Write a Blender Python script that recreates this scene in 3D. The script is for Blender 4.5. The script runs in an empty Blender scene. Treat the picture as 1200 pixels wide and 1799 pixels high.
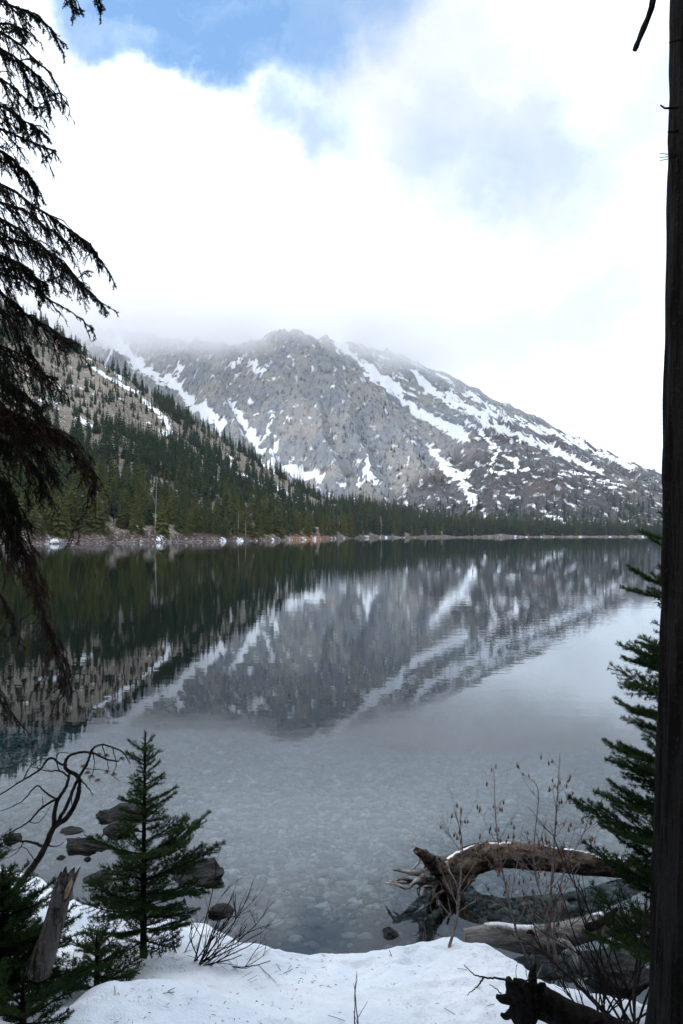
import bpy, math, random
import numpy as np
from mathutils import Vector, Matrix, Quaternion

SC = bpy.context.scene
COL = SC.collection
R = math.radians
F, U0, V0, EYE = 1400.0, 600.0, 940.0, 2.5      # photograph's focal length, vanishing column and horizon row, eye height over the water

# ------------------------------------------------------------------ camera
cam = bpy.data.cameras.new('camera')
cam.sensor_fit = 'VERTICAL'; cam.sensor_height = 36.0
cam.lens = F / 1799 * 36.0
cam.shift_y = (V0 - 899.5) / 1799
cam.clip_start = 0.05; cam.clip_end = 40000
camo = bpy.data.objects.new('camera', cam); COL.objects.link(camo)
camo.location = (0, 0, EYE); camo.rotation_euler = (R(90), 0, 0)
SC.camera = camo

# ------------------------------------------------------------------ node helper
class NT:
    def __init__(s, tree): s.t = tree; s.n = tree.nodes; s.l = tree.links
    def add(s, typ, ins=None, **props):
        nd = s.n.new(typ)
        for k, v in props.items(): setattr(nd, k, v)
        for k, v in (ins or {}).items():
            sock = nd.inputs[k]
            if isinstance(v, bpy.types.NodeSocket): s.l.new(v, sock)
            else:
                if hasattr(sock.default_value, '__len__') and not hasattr(v, '__len__'): v = (v,) * len(sock.default_value)
                if hasattr(sock.default_value, '__len__') and len(sock.default_value) == 4 and len(v) == 3: v = (*v, 1)
                sock.default_value = v
        return nd
    def math(s, op, a, b=None, c=None, clamp=False):
        ins = {0: a}
        if b is not None: ins[1] = b
        if c is not None: ins[2] = c
        return s.add('ShaderNodeMath', ins, operation=op, use_clamp=clamp).outputs[0]
    def vmath(s, op, a, b=None):
        ins = {0: a}
        if b is not None: ins[1] = b
        nd = s.add('ShaderNodeVectorMath', ins, operation=op)
        return nd.outputs['Value'] if op in ('LENGTH', 'DISTANCE', 'DOT_PRODUCT') else nd.outputs[0]
    def mix(s, fac, a, b):
        nd = s.n.new('ShaderNodeMix'); nd.data_type = 'RGBA'
        for sock, v in ((nd.inputs[0], fac), (nd.inputs[6], a), (nd.inputs[7], b)):
            if isinstance(v, bpy.types.NodeSocket): s.l.new(v, sock)
            else: sock.default_value = (*v, 1) if hasattr(v, '__len__') and len(v) == 3 else v
        return nd.outputs[2]
    def ramp(s, x, lo, hi, a=0.0, b=1.0, smooth=True):
        return s.add('ShaderNodeMapRange', {0: x, 1: lo, 2: hi, 3: a, 4: b}, interpolation_type='SMOOTHSTEP' if smooth else 'LINEAR').outputs[0]
    def noise(s, vec, scale, detail=4, rough=0.55, dist=0.0, out=0, lac=2.0):
        return s.add('ShaderNodeTexNoise', {'Vector': vec, 'Scale': scale, 'Detail': detail, 'Roughness': rough, 'Distortion': dist, 'Lacunarity': lac}).outputs[out]
    def vscale(s, vec, sc):
        return s.add('ShaderNodeMapping', {'Vector': vec, 'Scale': sc}).outputs[0]

# ------------------------------------------------------------------ sky: blue Nishita sky with a broken bright cloud deck
SUN_EL, SUN_AZ = 46.0, 255.0        # azimuth clockwise from +Y (the way the camera looks): the sun stands to the left
def sky_dir(px, py):
    return Vector(((px - U0) / F, 1.0, (V0 - py) / F)).normalized()
world = bpy.data.worlds.new('World'); SC.world = world; world.use_nodes = True
w = NT(world.node_tree); w.n.clear()
sky = w.add('ShaderNodeTexSky', sky_type='NISHITA', sun_disc=False, sun_elevation=R(SUN_EL), sun_rotation=R(SUN_AZ))
dirv = w.add('ShaderNodeTexCoord').outputs['Generated']
warp = w.noise(dirv, 3.2, 6, 0.6, out=1)
warp2 = w.noise(dirv, 11.0, 5, 0.6, out=1)
wv = w.vmath('ADD', dirv, w.vmath('MULTIPLY', w.vmath('SUBTRACT', warp, (.5, .5, .5)), (.10, .10, .10)))
wv = w.vmath('ADD', wv, w.vmath('MULTIPLY', w.vmath('SUBTRACT', warp2, (.5, .5, .5)), (.085, .085, .085)))
warp3 = w.noise(dirv, 34.0, 4, 0.6, out=1)
wv = w.vmath('ADD', wv, w.vmath('MULTIPLY', w.vmath('SUBTRACT', warp3, (.5, .5, .5)), (.028, .028, .028)))
gaps = None
# gaps in the deck: centre in the photograph, angular radius (rad), sharpness, depth
for px, py, rad, soft, depth in ((205, -30, .085, .35, 1.0), (310, -5, .085, .35, 1.0), (420, 0, .105, .35, 1.0), (520, 15, .105, .55, .9), (640, -40, .10, .7, .8),
                                 (495, 200, .045, .8, .55), (560, 225, .06, .9, .55), (780, 245, .08, 1.0, .35), (870, 300, .10, 1.0, .50), (1000, 240, .11, 1.0, .36), (1150, 150, .11, 1.0, .5)):
    d = w.vmath('DISTANCE', wv, tuple(sky_dir(px, py)))
    g = w.ramp(d, rad, rad * (1 - soft), 0.0, depth)
    gaps = g if gaps is None else w.math('MAXIMUM', gaps, g)
field = w.noise(w.vmath('ADD', wv, (3.1, 1.7, .4)), 2.3, 7, 0.58)
# the same broken deck goes on all round
behind = w.ramp(w.add('ShaderNodeSeparateXYZ', {0: dirv}).outputs[1], 0.55, 0.1)
field = w.math('MULTIPLY', w.ramp(field, .52, .66), behind)
gaps = w.math('MAXIMUM', gaps, w.math('MULTIPLY', field, .8))
wisp = w.noise(w.vscale(wv, (1, 1, 2.2)), 5.0, 6, .6)
gaps = w.math('MULTIPLY', gaps, w.ramp(wisp, .25, .6, .72, 1.04))
billow = w.noise(w.vscale(wv, (1, 1, 1.5)), 3.2, 5, .5)
CL = 14.5
cl_col = w.mix(w.ramp(billow, .34, .60), (.54 * CL, .58 * CL, .645 * CL), (1.0 * CL, 1.09 * CL, 1.24 * CL))
elev = w.add('ShaderNodeSeparateXYZ', {0: dirv}).outputs[2]
cl_col = w.mix(w.ramp(elev, .07, .20), w.mix(w.ramp(billow, .35, .6), (.55 * CL, .605 * CL, .67 * CL), (.83 * CL, .90 * CL, .99 * CL)), cl_col)
blue = w.mix(.65, w.vmath('MULTIPLY', sky.outputs[0], (1.2, 1.45, 1.75)), (1.9, 4.5, 8.5))
col = w.mix(gaps, cl_col, blue)
bg = w.add('ShaderNodeBackground', {'Color': col, 'Strength': 0.1})
world.cycles.sampling_method = 'MANUAL'; world.cycles.sample_map_resolution = 512
w.l.new(bg.outputs[0], w.add('ShaderNodeOutputWorld').inputs[0])

# ------------------------------------------------------------------ sun: veiled by thin cloud
sun = bpy.data.lights.new('sun', 'SUN'); sun.energy = 1.8; sun.angle = R(10); sun.color = (1.0, .965, .92)
suno = bpy.data.objects.new('sun', sun); COL.objects.link(suno)
sdir = Vector((math.sin(R(SUN_AZ)) * math.cos(R(SUN_EL)), math.cos(R(SUN_AZ)) * math.cos(R(SUN_EL)), math.sin(R(SUN_EL))))
suno.rotation_euler = sdir.to_track_quat('Z', 'Y').to_euler(); suno.location = sdir * 50

# ------------------------------------------------------------------ exposure and render settings
vs = SC.view_settings
vs.view_transform = 'Standard'; vs.look = 'None'; vs.exposure = 0.18; vs.gamma = 1.0; vs.use_curve_mapping = False
cy = SC.cycles
cy.use_denoising = True
try: cy.denoiser = 'OPENIMAGEDENOISE'
except Exception: pass
cy.max_bounces = 14; cy.diffuse_bounces = 3; cy.glossy_bounces = 4; cy.transmission_bounces = 4; cy.transparent_max_bounces = 16
cy.volume_bounces = 14; cy.volume_step_rate = 1.0; cy.volume_max_steps = 256
cy.caustics_reflective = False; cy.caustics_refractive = False
cy.sample_clamp_indirect = 6.0

# ------------------------------------------------------------------ helpers
def P(px, py, y):
    """the point that the photograph shows at px, py when it lies y metres ahead"""
    return Vector(((px - U0) / F * y, y, EYE + (V0 - py) / F * y))
def PZ(px, py, z):
    """the point that the photograph shows at px, py when it lies at height z"""
    y = (z - EYE) * F / (V0 - py)
    return Vector(((px - U0) / F * y, y, z))

_tab = np.random.RandomState(7).permutation(512)
_gr = np.random.RandomState(8).rand(512) * 2 * np.pi
_gx, _gy = np.cos(_gr), np.sin(_gr)
def perlin(x, y, seed=0):
    x = np.asarray(x, float) + seed * 17.31; y = np.asarray(y, float) - seed * 9.73
    xi = np.floor(x).astype(int); yi = np.floor(y).astype(int)
    xf, yf = x - xi, y - yi
    def g(ix, iy, dx, dy):
        h = _tab[(_tab[ix & 511] + iy) & 511]
        return _gx[h] * dx + _gy[h] * dy
    u = xf * xf * xf * (xf * (xf * 6 - 15) + 10); v = yf * yf * yf * (yf * (yf * 6 - 15) + 10)
    a = g(xi, yi, xf, yf); b = g(xi + 1, yi, xf - 1, yf); c = g(xi, yi + 1, xf, yf - 1); d = g(xi + 1, yi + 1, xf - 1, yf - 1)
    return (a + (b - a) * u) * (1 - v) + (c + (d - c) * u) * v
def fbm(x, y, oct=5, gain=.5, seed=0):
    s, a = 0, 1.0
    for i in range(oct):
        s = s + a * perlin(x * 2 ** i, y * 2 ** i, seed + i); a *= gain
    return s
def ridged(x, y, oct=5, gain=.5, seed=0):
    s, a = 0, 1.0
    for i in range(oct):
        s = s + a * (1 - 2.2 * np.abs(perlin(x * 2 ** i, y * 2 ** i, seed + i))); a *= gain
    return s
def sstep(a, b, x):
    t = np.clip((x - a) / (b - a), 0, 1); return t * t * (3 - 2 * t)

def mesh_np(name, verts, faces, smooth=True, attrs=None):
    """verts (n,3), faces (m,3 or 4) arrays"""
    me = bpy.data.meshes.new(name)
    verts = np.asarray(verts, np.float32); faces = np.asarray(faces, np.int32)
    k = faces.shape[1]
    me.vertices.add(len(verts)); me.vertices.foreach_set('co', verts.ravel())
    me.loops.add(faces.size); me.loops.foreach_set('vertex_index', faces.ravel())
    me.polygons.add(len(faces)); me.polygons.foreach_set('loop_start', np.arange(0, faces.size, k, dtype=np.int32))
    me.update(calc_edges=True)
    me.polygons.foreach_set('use_smooth', np.full(len(faces), bool(smooth)))
    for an, arr in (attrs or {}).items():
        at = me.attributes.new(an, 'FLOAT', 'POINT'); at.data.foreach_set('value', np.asarray(arr, np.float32).ravel())
    return me
def grid_faces(nr, nc):
    i = np.arange(nr - 1)[:, None] * nc + np.arange(nc - 1)[None, :]
    return np.stack([i, i + 1, i + nc + 1, i + nc], -1).reshape(-1, 4)
def link(name, me, mat=None, parent=None, loc=None):
    o = bpy.data.objects.new(name, me); COL.objects.link(o)
    if mat is not None:
        for m in (mat if isinstance(mat, (list, tuple)) else [mat]): me.materials.append(m)
    if parent is not None: o.parent = parent
    if loc is not None: o.location = loc
    return o
def tag(o, label=None, cat=None, group=None, kind=None):
    if label: o['label'] = label
    if cat: o['category'] = cat
    if group: o['group'] = group
    if kind: o['kind'] = kind
    return o
def empty(name, loc, label, cat, group=None, rz=0.0):
    o = bpy.data.objects.new(name, None); COL.objects.link(o); o.location = loc; o.rotation_euler.z = rz
    o.empty_display_size = .1
    return tag(o, label, cat, group)

class MB:
    """collects tubes, blades and grids; build() links them as one mesh object"""
    def __init__(s): s.v = []; s.f3 = []; s.f4 = []; s.n = 0
    def add(s, v, f):
        v = np.asarray(v, float).reshape(-1, 3); f = np.asarray(f, int)
        (s.f3 if f.shape[1] == 3 else s.f4).append(f + s.n); s.v.append(v); s.n += len(v)
    def tube(s, pts, rad, sides=6, cap=True, bump=0.0, rng=None, flat=1.0):
        pts = np.asarray([tuple(p) for p in pts], float); n = len(pts)
        rad = np.broadcast_to(np.asarray(rad, float), (n,)) if np.ndim(rad) < 2 else np.asarray(rad, float)
        t = np.gradient(pts, axis=0); t /= np.linalg.norm(t, axis=1)[:, None] + 1e-9
        ref = np.array([0, 0, 1.0]) if abs(t[:, 2]).mean() < .8 else np.array([1.0, 0, 0])
        a = np.cross(t, ref); a /= np.linalg.norm(a, axis=1)[:, None] + 1e-9
        b = np.cross(a, t)
        ang = np.linspace(0, 2 * np.pi, sides, endpoint=False)
        r = np.repeat(rad[:, None], sides, 1) if rad.ndim == 1 else rad
        if bump and rng is not None: r = r * (1 + bump * (rng.rand(n, sides) - .5) * 2)
        v = pts[:, None] + a[:, None] * (np.cos(ang) * r)[..., None] + b[:, None] * (np.sin(ang) * r * flat)[..., None]
        i = np.arange(n - 1)[:, None] * sides + np.arange(sides)[None]
        j = np.arange(n - 1)[:, None] * sides + (np.arange(sides)[None] + 1) % sides
        s.add(v.reshape(-1, 3), np.stack([i, j, j + sides, i + sides], -1).reshape(-1, 4))
        if cap:
            for k, c in ((0, pts[0]), (n - 1, pts[-1])):
                base = s.n
                ring = v[k]
                idx = np.arange(sides)
                f = np.stack([np.full(sides, sides), idx, (idx + 1) % sides], -1)
                s.add(np.vstack([ring, c[None]]), f if k else f[:, ::-1])
    def mesh(s, name, smooth=True):
        V = np.vstack(s.v) if s.v else np.zeros((0, 3))
        me = bpy.data.meshes.new(name)
        f3 = np.vstack(s.f3) if s.f3 else np.zeros((0, 3), int); f4 = np.vstack(s.f4) if s.f4 else np.zeros((0, 4), int)
        loops = np.concatenate([f3.ravel(), f4.ravel()]).astype(np.int32)
        starts = np.concatenate([np.arange(len(f3)) * 3, len(f3) * 3 + np.arange(len(f4)) * 4]).astype(np.int32)
        me.vertices.add(len(V)); me.vertices.foreach_set('co', V.astype(np.float32).ravel())
        me.loops.add(len(loops)); me.loops.foreach_set('vertex_index', loops)
        me.polygons.add(len(starts)); me.polygons.foreach_set('loop_start', starts)
        me.update(calc_edges=True)
        me.polygons.foreach_set('use_smooth', np.full(len(starts), bool(smooth)))
        return me
    def build(s, name, mat, parent=None, smooth=True):
        return link(name, s.mesh(name, smooth), mat, parent)

def material(name):
    m = bpy.data.materials.new(name); m.use_nodes = True
    t = NT(m.node_tree); t.n.clear()
    out = t.add('ShaderNodeOutputMaterial')
    return m, t, out
def pbr(t, out, color, rough=.8, bump=None, strength=.5, dist=.02, spec=.3, **kw):
    ins = {'Base Color': color, 'Roughness': rough, 'Specular IOR Level': spec}
    ins.update(kw)
    p = t.add('ShaderNodeBsdfPrincipled', ins)
    if bump is not None:
        b = t.add('ShaderNodeBump', {'Height': bump, 'Strength': strength, 'Distance': dist})
        t.l.new(b.outputs[0], p.inputs['Normal'])
    t.l.new(p.outputs[0], out.inputs[0])
    return p

# ================================================================== far terrain
HU = np.array([-900, -400, -150, 0, 60, 130, 230, 300, 400, 480, 560, 640, 750, 900, 1000, 1150, 1400, 1900.])
H_DS = np.array([90, 130, 175, 205, 215, 230, 252, 272, 315, 360, 432, 690, 800, 930, 985, 1040, 1060, 1080.])   # shore
H_DR = np.array([640, 660, 680, 690, 690, 690, 690, 690, 690, 700, 720, 820, 920, 1010, 1060, 1110, 1130, 1150.])  # crest
H_PY = np.array([310, 415, 480, 526, 556, 610, 670, 710, 780, 832, 874, 902, 918, 930, 935, 938, 938, 938.])
H_ZR = EYE + (V0 - H_PY) / F * H_DR
def hill_z(x, y, rough=True):
    u = U0 + F * x / y
    ds = np.interp(u, HU, H_DS); dr = np.interp(u, HU, H_DR); zr = np.interp(u, HU, H_ZR)
    ds = ds + 6 * perlin(u / 60, u * 0, 3) * ds / 250
    t = (y - ds) / (dr - ds)
    tt = np.clip(t, 0, 1)
    z = zr * (tt ** 1.12) + np.clip(t, 0, 1.2) * .0
    z = np.where(t > 1, zr - .30 * (y - dr), z)
    z = np.where(t < 0, np.maximum((y - ds) * .12, -6), z + sstep(0, .015, t) * 1.1)
    if rough:
        k = sstep(0, .12, t) * np.clip(zr / 60, .05, 1)
        z = z + k * (9 * fbm(x / 90, y / 90, 4, .5, 11) * sstep(1.0, .75, np.abs(t - .1)) + 2.5 * fbm(x / 18, y / 18, 3, .5, 21))
    return z

def W(px, py, y): return ((px - U0) / F * y, y, EYE + (V0 - py) / F * y)
RIDGES = [
    (.95, [(-500, 430, 2350), (-150, 505, 2250), (60, 552, 2150), (130, 574, 2110), (200, 590, 2080), (300, 606, 2030), (400, 612, 1980), (470, 604, 1930), (512, 590, 1905), (530, 582, 1900), (550, 592, 1925), (580, 607, 1960), (640, 624, 2020), (700, 634, 2060), (750, 648, 2090), (800, 668, 2120), (850, 693, 2150),
          (950, 738, 2220), (1050, 788, 2300), (1130, 822, 2350), (1250, 870, 2450), (1500, 930, 2600)]),
    (1.4, [(60, 552, 2150), (130, 590, 1950), (200, 632, 1800), (280, 705, 1620), (345, 770, 1450)]),
    (1.45, [(300, 606, 2030), (350, 645, 1870), (385, 690, 1720), (408, 760, 1560), (440, 830, 1420)]),
    (1.5, [(450, 606, 1950), (445, 680, 1770), (463, 760, 1580), (492, 835, 1420)]),
    (1.45, [(530, 582, 1900), (536, 650, 1770), (560, 740, 1590), (595, 835, 1400)]),
    (1.45, [(530, 582, 1900), (600, 655, 1800), (660, 725, 1670), (720, 798, 1540), (765, 858, 1430), (795, 905, 1330)]),
    (1.45, [(600, 655, 1800), (610, 740, 1600), (660, 820, 1430), (680, 870, 1330)]),
    (.9, [(640, 624, 2020), (690, 690, 1900), (745, 730, 1800), (800, 775, 1690), (850, 830, 1560)]),
    (.85, [(750, 648, 2090), (800, 705, 1960), (850, 745, 1830), (900, 785, 1700), (940, 830, 1560)]),
    (.8, [(850, 693, 2150), (905, 755, 1930), (955, 790, 1790)]),
    (.7, [(950, 738, 2220), (1000, 790, 2000), (1060, 828, 1800)]),
    (.7, [(1050, 788, 2300), (1100, 825, 2050), (1150, 850, 1850)]),
    (.5, [(838, 768, 1640), (900, 781, 1580), (950, 797, 1530), (1054, 826, 1480), (1160, 863, 1420), (1320, 905, 1380)]),
    (.5, [(860, 775, 1620), (868, 840, 1430), (872, 905, 1240)]),
    (.5, [(980, 806, 1520), (985, 850, 1380), (990, 912, 1200)]),
    (.5, [(1090, 838, 1460), (1110, 880, 1320), (1120, 918, 1190)]),
    (.75, [(560, 856, 1190), (600, 853, 1180), (650, 862, 1165), (700, 885, 1145), (745, 908, 1120)]),
]
RIDGES = [(s, np.array([W(*p) for p in pl])) for s, pl in RIDGES]
def mount_z(x, y):
    z = np.full(x.shape, -1e9)
    wx = x + 26 * fbm(x / 170, y / 170, 3, .5, 41); wy = y + 26 * fbm(x / 170, y / 170, 3, .5, 51)
    for s, pl in RIDGES:
        for a, b in zip(pl[:-1], pl[1:]):
            ab = b[:2] - a[:2]
            t = np.clip(((wx - a[0]) * ab[0] + (wy - a[1]) * ab[1]) / (ab @ ab), 0, 1)
            d = np.hypot(wx - a[0] - ab[0] * t, wy - a[1] - ab[1] * t)
            zz = a[2] + (b[2] - a[2]) * t - s * (d ** .985)
            z = np.maximum(z, zz)
    base = 3 + .03 * np.clip(y - 1020, -40, 2000) + 0 * x
    k = np.clip((z - base) / 90, 0, 1)
    z = np.maximum(z, base) + np.exp(-np.abs(z - base) / 20) * 4
    tame = 1 - .62 * sstep(60, 330, x)
    z = z + tame * k * (22 * ridged(x / 85, y / 240, 3, .42, 61) - 8 + 5 * fbm(x / 26, y / 70, 4, .6, 71) + 3.2 * ridged(x / 14, y / 60, 2, .5, 73) + 1.3 * fbm(x / 7, y / 10, 2, .6, 75))
    z = z + (1 - k) * 1.2 * fbm(x / 25, y / 25, 3, .5, 81)
    u = U0 + F * x / y
    ds = np.interp(u, HU, H_DS) + 6
    return np.where(y < ds + 40, np.minimum(z, -4 + (y - ds) * .3), z)

def polar(us, ys, fn):
    U, Y = np.meshgrid(us, ys); X = (U - U0) / F * Y
    return X, Y, fn(X, Y), U
# --- mountain
us = np.arange(-420, 1640, 2.6); ys = np.geomspace(1000, 2750, 430)
MX, MY, MZ, MU = polar(us, ys, mount_z)
MPY = V0 - (MZ - EYE) * F / MY
def seg_mask(U, V, pl, w0, w1, soft=.6):
    m = np.zeros(U.shape)
    n = len(pl) - 1
    for i in range(n):
        a = np.array(pl[i], float); b = np.array(pl[i + 1], float); ab = b - a
        t = np.clip(((U - a[0]) * ab[0] + (V - a[1]) * ab[1]) / (ab @ ab), 0, 1)
        d = np.hypot(U - a[0] - ab[0] * t, V - a[1] - ab[1] * t)
        wd = w0 + (w1 - w0) * (i + t) / n
        m = np.maximum(m, np.clip((1 - d / wd) / soft, -1, 1))
    return m
wu = MU + 11 * fbm(MX / 30, MY / 30, 4, .65, 91); wv_ = MPY + 11 * fbm(MX / 30, MY / 30, 4, .65, 93)
snow = np.full(MU.shape, -.9)
for pl, a, b in (
    ([(205, 585), (240, 645), (300, 670), (335, 705), (388, 748)], 7, 13), ([(300, 668), (315, 655), (318, 640)], 5, 3),
    ([(411, 712), (425, 740), (443, 770), (456, 792)], 8, 8), ([(455, 790), (470, 760), (480, 730)], 4, 2),
    ([(482, 785), (478, 812), (466, 828)], 5, 9), ([(495, 822), (520, 832), (556, 836)], 11, 12), ([(450, 812), (480, 835)], 8, 8),
    ([(645, 802), (643, 828), (657, 846)], 4, 8), ([(640, 842), (628, 852)], 5, 5),
    ([(600, 606), (640, 640), (690, 688), (735, 725), (790, 752), (818, 768)], 5, 13), ([(645, 660), (690, 668), (705, 690)], 9, 6),
    ([(758, 786), (780, 815), (806, 842), (832, 880)], 8, 10), ([(806, 842), (826, 835)], 5, 4),
    ([(820, 738), (850, 765), (866, 784)], 3, 4), ([(844, 741), (910, 765), (984, 795), (1056, 830)], 6, 8), ([(897, 804), (912, 820)], 7, 7),
    ([(875, 792), (863, 817)], 5, 5), ([(984, 826), (1040, 842), (1097, 855)], 3, 3), ([(900, 735), (1007, 775), (1112, 822)], 3, 6),
    ([(960, 905), (980, 912)], 2, 2), ([(890, 872), (912, 878)], 3, 2), ([(850, 828), (935, 828)], 2, 3), ([(730, 655), (760, 690), (850, 735)], 7, 5), ([(780, 690), (860, 735)], 4, 4),
    ([(820, 690), (900, 740)], 4, 4), ([(150, 575), (190, 600), (250, 640)], 9, 8), ([(590, 600), (620, 625)], 7, 7), ([(440, 640), (470, 655)], 6, 4), ([(420, 628), (400, 650)], 4, 4)):
    snow = np.maximum(snow, seg_mask(wu, wv_, pl, a * .95, b * .95, .9))
snow = np.where(snow > -.5, snow + .55 * fbm(MX / 16, MY / 22, 4, .65, 95) - .08, snow)
gy, gx = np.gradient(MZ)
dxx = np.gradient(MX, axis=1); dyy = np.gradient(MY, axis=0)
slope = np.hypot(gx / dxx, gy / dyy)
sp = .8 * fbm(MX / 45, MY / 70, 4, .6, 101) + .6 * fbm(MX / 11, MY / 15, 3, .6, 111)
al = MU * .90 + MPY * .43; ac = -MU * .43 + MPY * .90           # streaks that run down the right-hand slope
st = fbm(al / 75, ac / 8, 5, .6, 103) + .35 * fbm(al / 14, ac / 5, 3, .6, 105)
alt = sstep(830, 600, MPY)
right = sstep(600, 700, MU - .55 * (MPY - 640)) * sstep(835, 760, MPY - .12 * (MU - 900))
left = sstep(345, 230, MU)
cover = .90 - .20 * alt - .34 * left + .12 * np.clip(slope - 1.0, -.6, .8)
patch = np.clip((sp - cover) * 2.2, -1, .9)
patch = np.maximum(patch, np.clip((st - (.74 - .42 * right)) * 1.8, -1, .8))
veg = sstep(0, 50, (MU - 745) * .75 + (MPY - 805)) * sstep(700, 775, MPY - .10 * (MU - 900)) * (.85 + .6 * fbm(MX / 60, MY / 60, 3, .5, 121))
veg = np.maximum(veg, sstep(862, 890, MPY))
veg = np.maximum(veg, sstep(0, 30, (MPY - 800) - .28 * (MU - 950)) * sstep(835, 870, MU + .25 * (MPY - 800)))
veg = np.clip(veg, 0, 1)
patch = patch - 1.0 * veg * sstep(760, 800, MPY)
snow = np.maximum(snow, patch)
MZs = MZ + np.clip(snow, 0, 1) * 2.2
me = mesh_np('mountain', np.stack([MX, MY, MZs], -1).reshape(-1, 3), grid_faces(*MX.shape), attrs={'snow': snow, 'veg': veg})
m, t, out = material('mountain_rock')
pos = t.add('ShaderNodeNewGeometry').outputs['Position']
sn = t.add('ShaderNodeAttribute', attribute_name='snow').outputs['Fac']; vg = t.add('ShaderNodeAttribute', attribute_name='veg').outputs['Fac']
n1 = t.noise(t.vscale(pos, (1, .6, .6)), .012, 5, .6); n2 = t.noise(t.vscale(pos, (1, .6, .42)), .11, 8, .74); n3 = t.noise(pos, .35, 5, .65)
rock = t.mix(t.ramp(n1, .40, .62), (.255, .28, .315), (.37, .355, .33))
rock = t.mix(t.ramp(n2, .50, .36), rock, (.10, .108, .12)); rock = t.mix(t.ramp(n2, .55, .68), rock, (.44, .445, .45))
shr = t.mix(t.ramp(n2, .4, .6), (.03, .032, .032), (.085, .074, .075)); shr = t.mix(t.ramp(n1, .45, .6), shr, (.075, .060, .064))
rock = t.mix(t.math('MULTIPLY', vg, .93), rock, shr)
sm = t.ramp(t.math('ADD', sn, t.math('MULTIPLY', t.math('SUBTRACT', n3, .5), .9)), .05, .22)
colr = t.mix(sm, rock, (.82, .84, .87))
hgt = t.math('ADD', t.math('MULTIPLY', n2, 9.0), t.math('MULTIPLY', n3, 1.8))
pbr(t, out, colr, .9, t.math('MULTIPLY', hgt, t.math('SUBTRACT', 1.0, t.math('MULTIPLY', sm, .9))), .9, 1.0, .1)
mountain = tag(link('mountain', me, m), 'grey rocky mountain streaked with snow, its summit in cloud', None, None, 'structure')

# --- hillside on the left shore, running on as the wooded far shore
us = np.arange(-880, 1640, 3.2); ys = np.geomspace(85, 1230, 420)
HX, HY, HZ, HUU = polar(us, ys, hill_z)
HPY = V0 - (HZ - EYE) * F / HY
ds_ = np.interp(HUU, HU, H_DS)
hs = np.full(HX.shape, -.9)
wu = HUU + 4 * fbm(HX / 9, HY / 9, 3, .6, 131); wv_ = HPY + 4 * fbm(HX / 9, HY / 9, 3, .6, 133)
for pl, a, b in (([(135, 735), (160, 748)], 5, 6), ([(255, 772), (262, 780)], 5, 5), ([(283, 757), (293, 763)], 6, 6), ([(316, 783), (324, 789)], 6, 6), ([(85, 702), (100, 706)], 5, 5), ([(150, 640), (200, 668), (240, 690)], 3, 4),
                 ([(255, 705), (290, 735), (300, 760)], 5, 4), ([(380, 800), (430, 835), (480, 860)], 3, 5), ([(470, 845), (520, 880)], 4, 5), ([(200, 650), (215, 668)], 4, 4)):
    hs = np.maximum(hs, seg_mask(wu, wv_, pl, a * .7, b * .7))
hs = np.maximum(hs, np.clip((fbm(HX / 14, HY / 22, 4, .6, 141) - .56) * 2.5, -1, .8) * sstep(0, 60, HY - ds_))
# rime of old snow and drift along the water's edge
edge = np.exp(-((HY - ds_ - 3) / (3 + .003 * HY)) ** 2)
hs = np.maximum(hs, edge * 1.6 * (fbm(HX / 5, HY / 30, 4, .65, 151) - .10) - .2)
red = np.clip(np.exp(-((HUU - 540) / 26) ** 2) * sstep(30, 3, HY - ds_) * 1.4, 0, 1)
shore = sstep(14, 2, HY - ds_)
me = mesh_np('hillside', np.stack([HX, HY, HZ], -1).reshape(-1, 3), grid_faces(*HX.shape), attrs={'snow': hs, 'red': red, 'shore': shore})
m, t, out = material('hillside_ground')
pos = t.add('ShaderNodeNewGeometry').outputs['Position']
sn = t.add('ShaderNodeAttribute', attribute_name='snow').outputs['Fac']; rd = t.add('ShaderNodeAttribute', attribute_name='red').outputs['Fac']; sh = t.add('ShaderNodeAttribute', attribute_name='shore').outputs['Fac']
n1 = t.noise(pos, .02, 5, .6); n2 = t.noise(pos, .12, 6, .65); n3 = t.noise(pos, .9, 4, .6)
g = t.mix(t.ramp(n1, .38, .62), (.145, .12, .09), (.235, .20, .155)); g = t.mix(t.ramp(n2, .48, .36), g, (.07, .065, .045)); g = t.mix(t.ramp(n2, .58, .7), g, (.26, .25, .235))
g = t.mix(sh, g, t.mix(t.ramp(n3, .4, .6), (.06, .045, .04), (.14, .10, .085)))
g = t.mix(rd, g, t.mix(t.ramp(n3, .4, .6), (.30, .13, .07), (.42, .22, .13)))
sm = t.ramp(t.math('ADD', sn, t.math('MULTIPLY', t.math('SUBTRACT', n3, .5), .9)), .05, .2)
pbr(t, out, t.mix(sm, g, (.80, .82, .85)), .95, t.math('ADD', n2, t.math('MULTIPLY', n3, .3)), .8, 1.5, .1)
tag(link('hillside', me, m), 'steep left shore rising to an open brown slope', None, None, 'structure')

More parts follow.
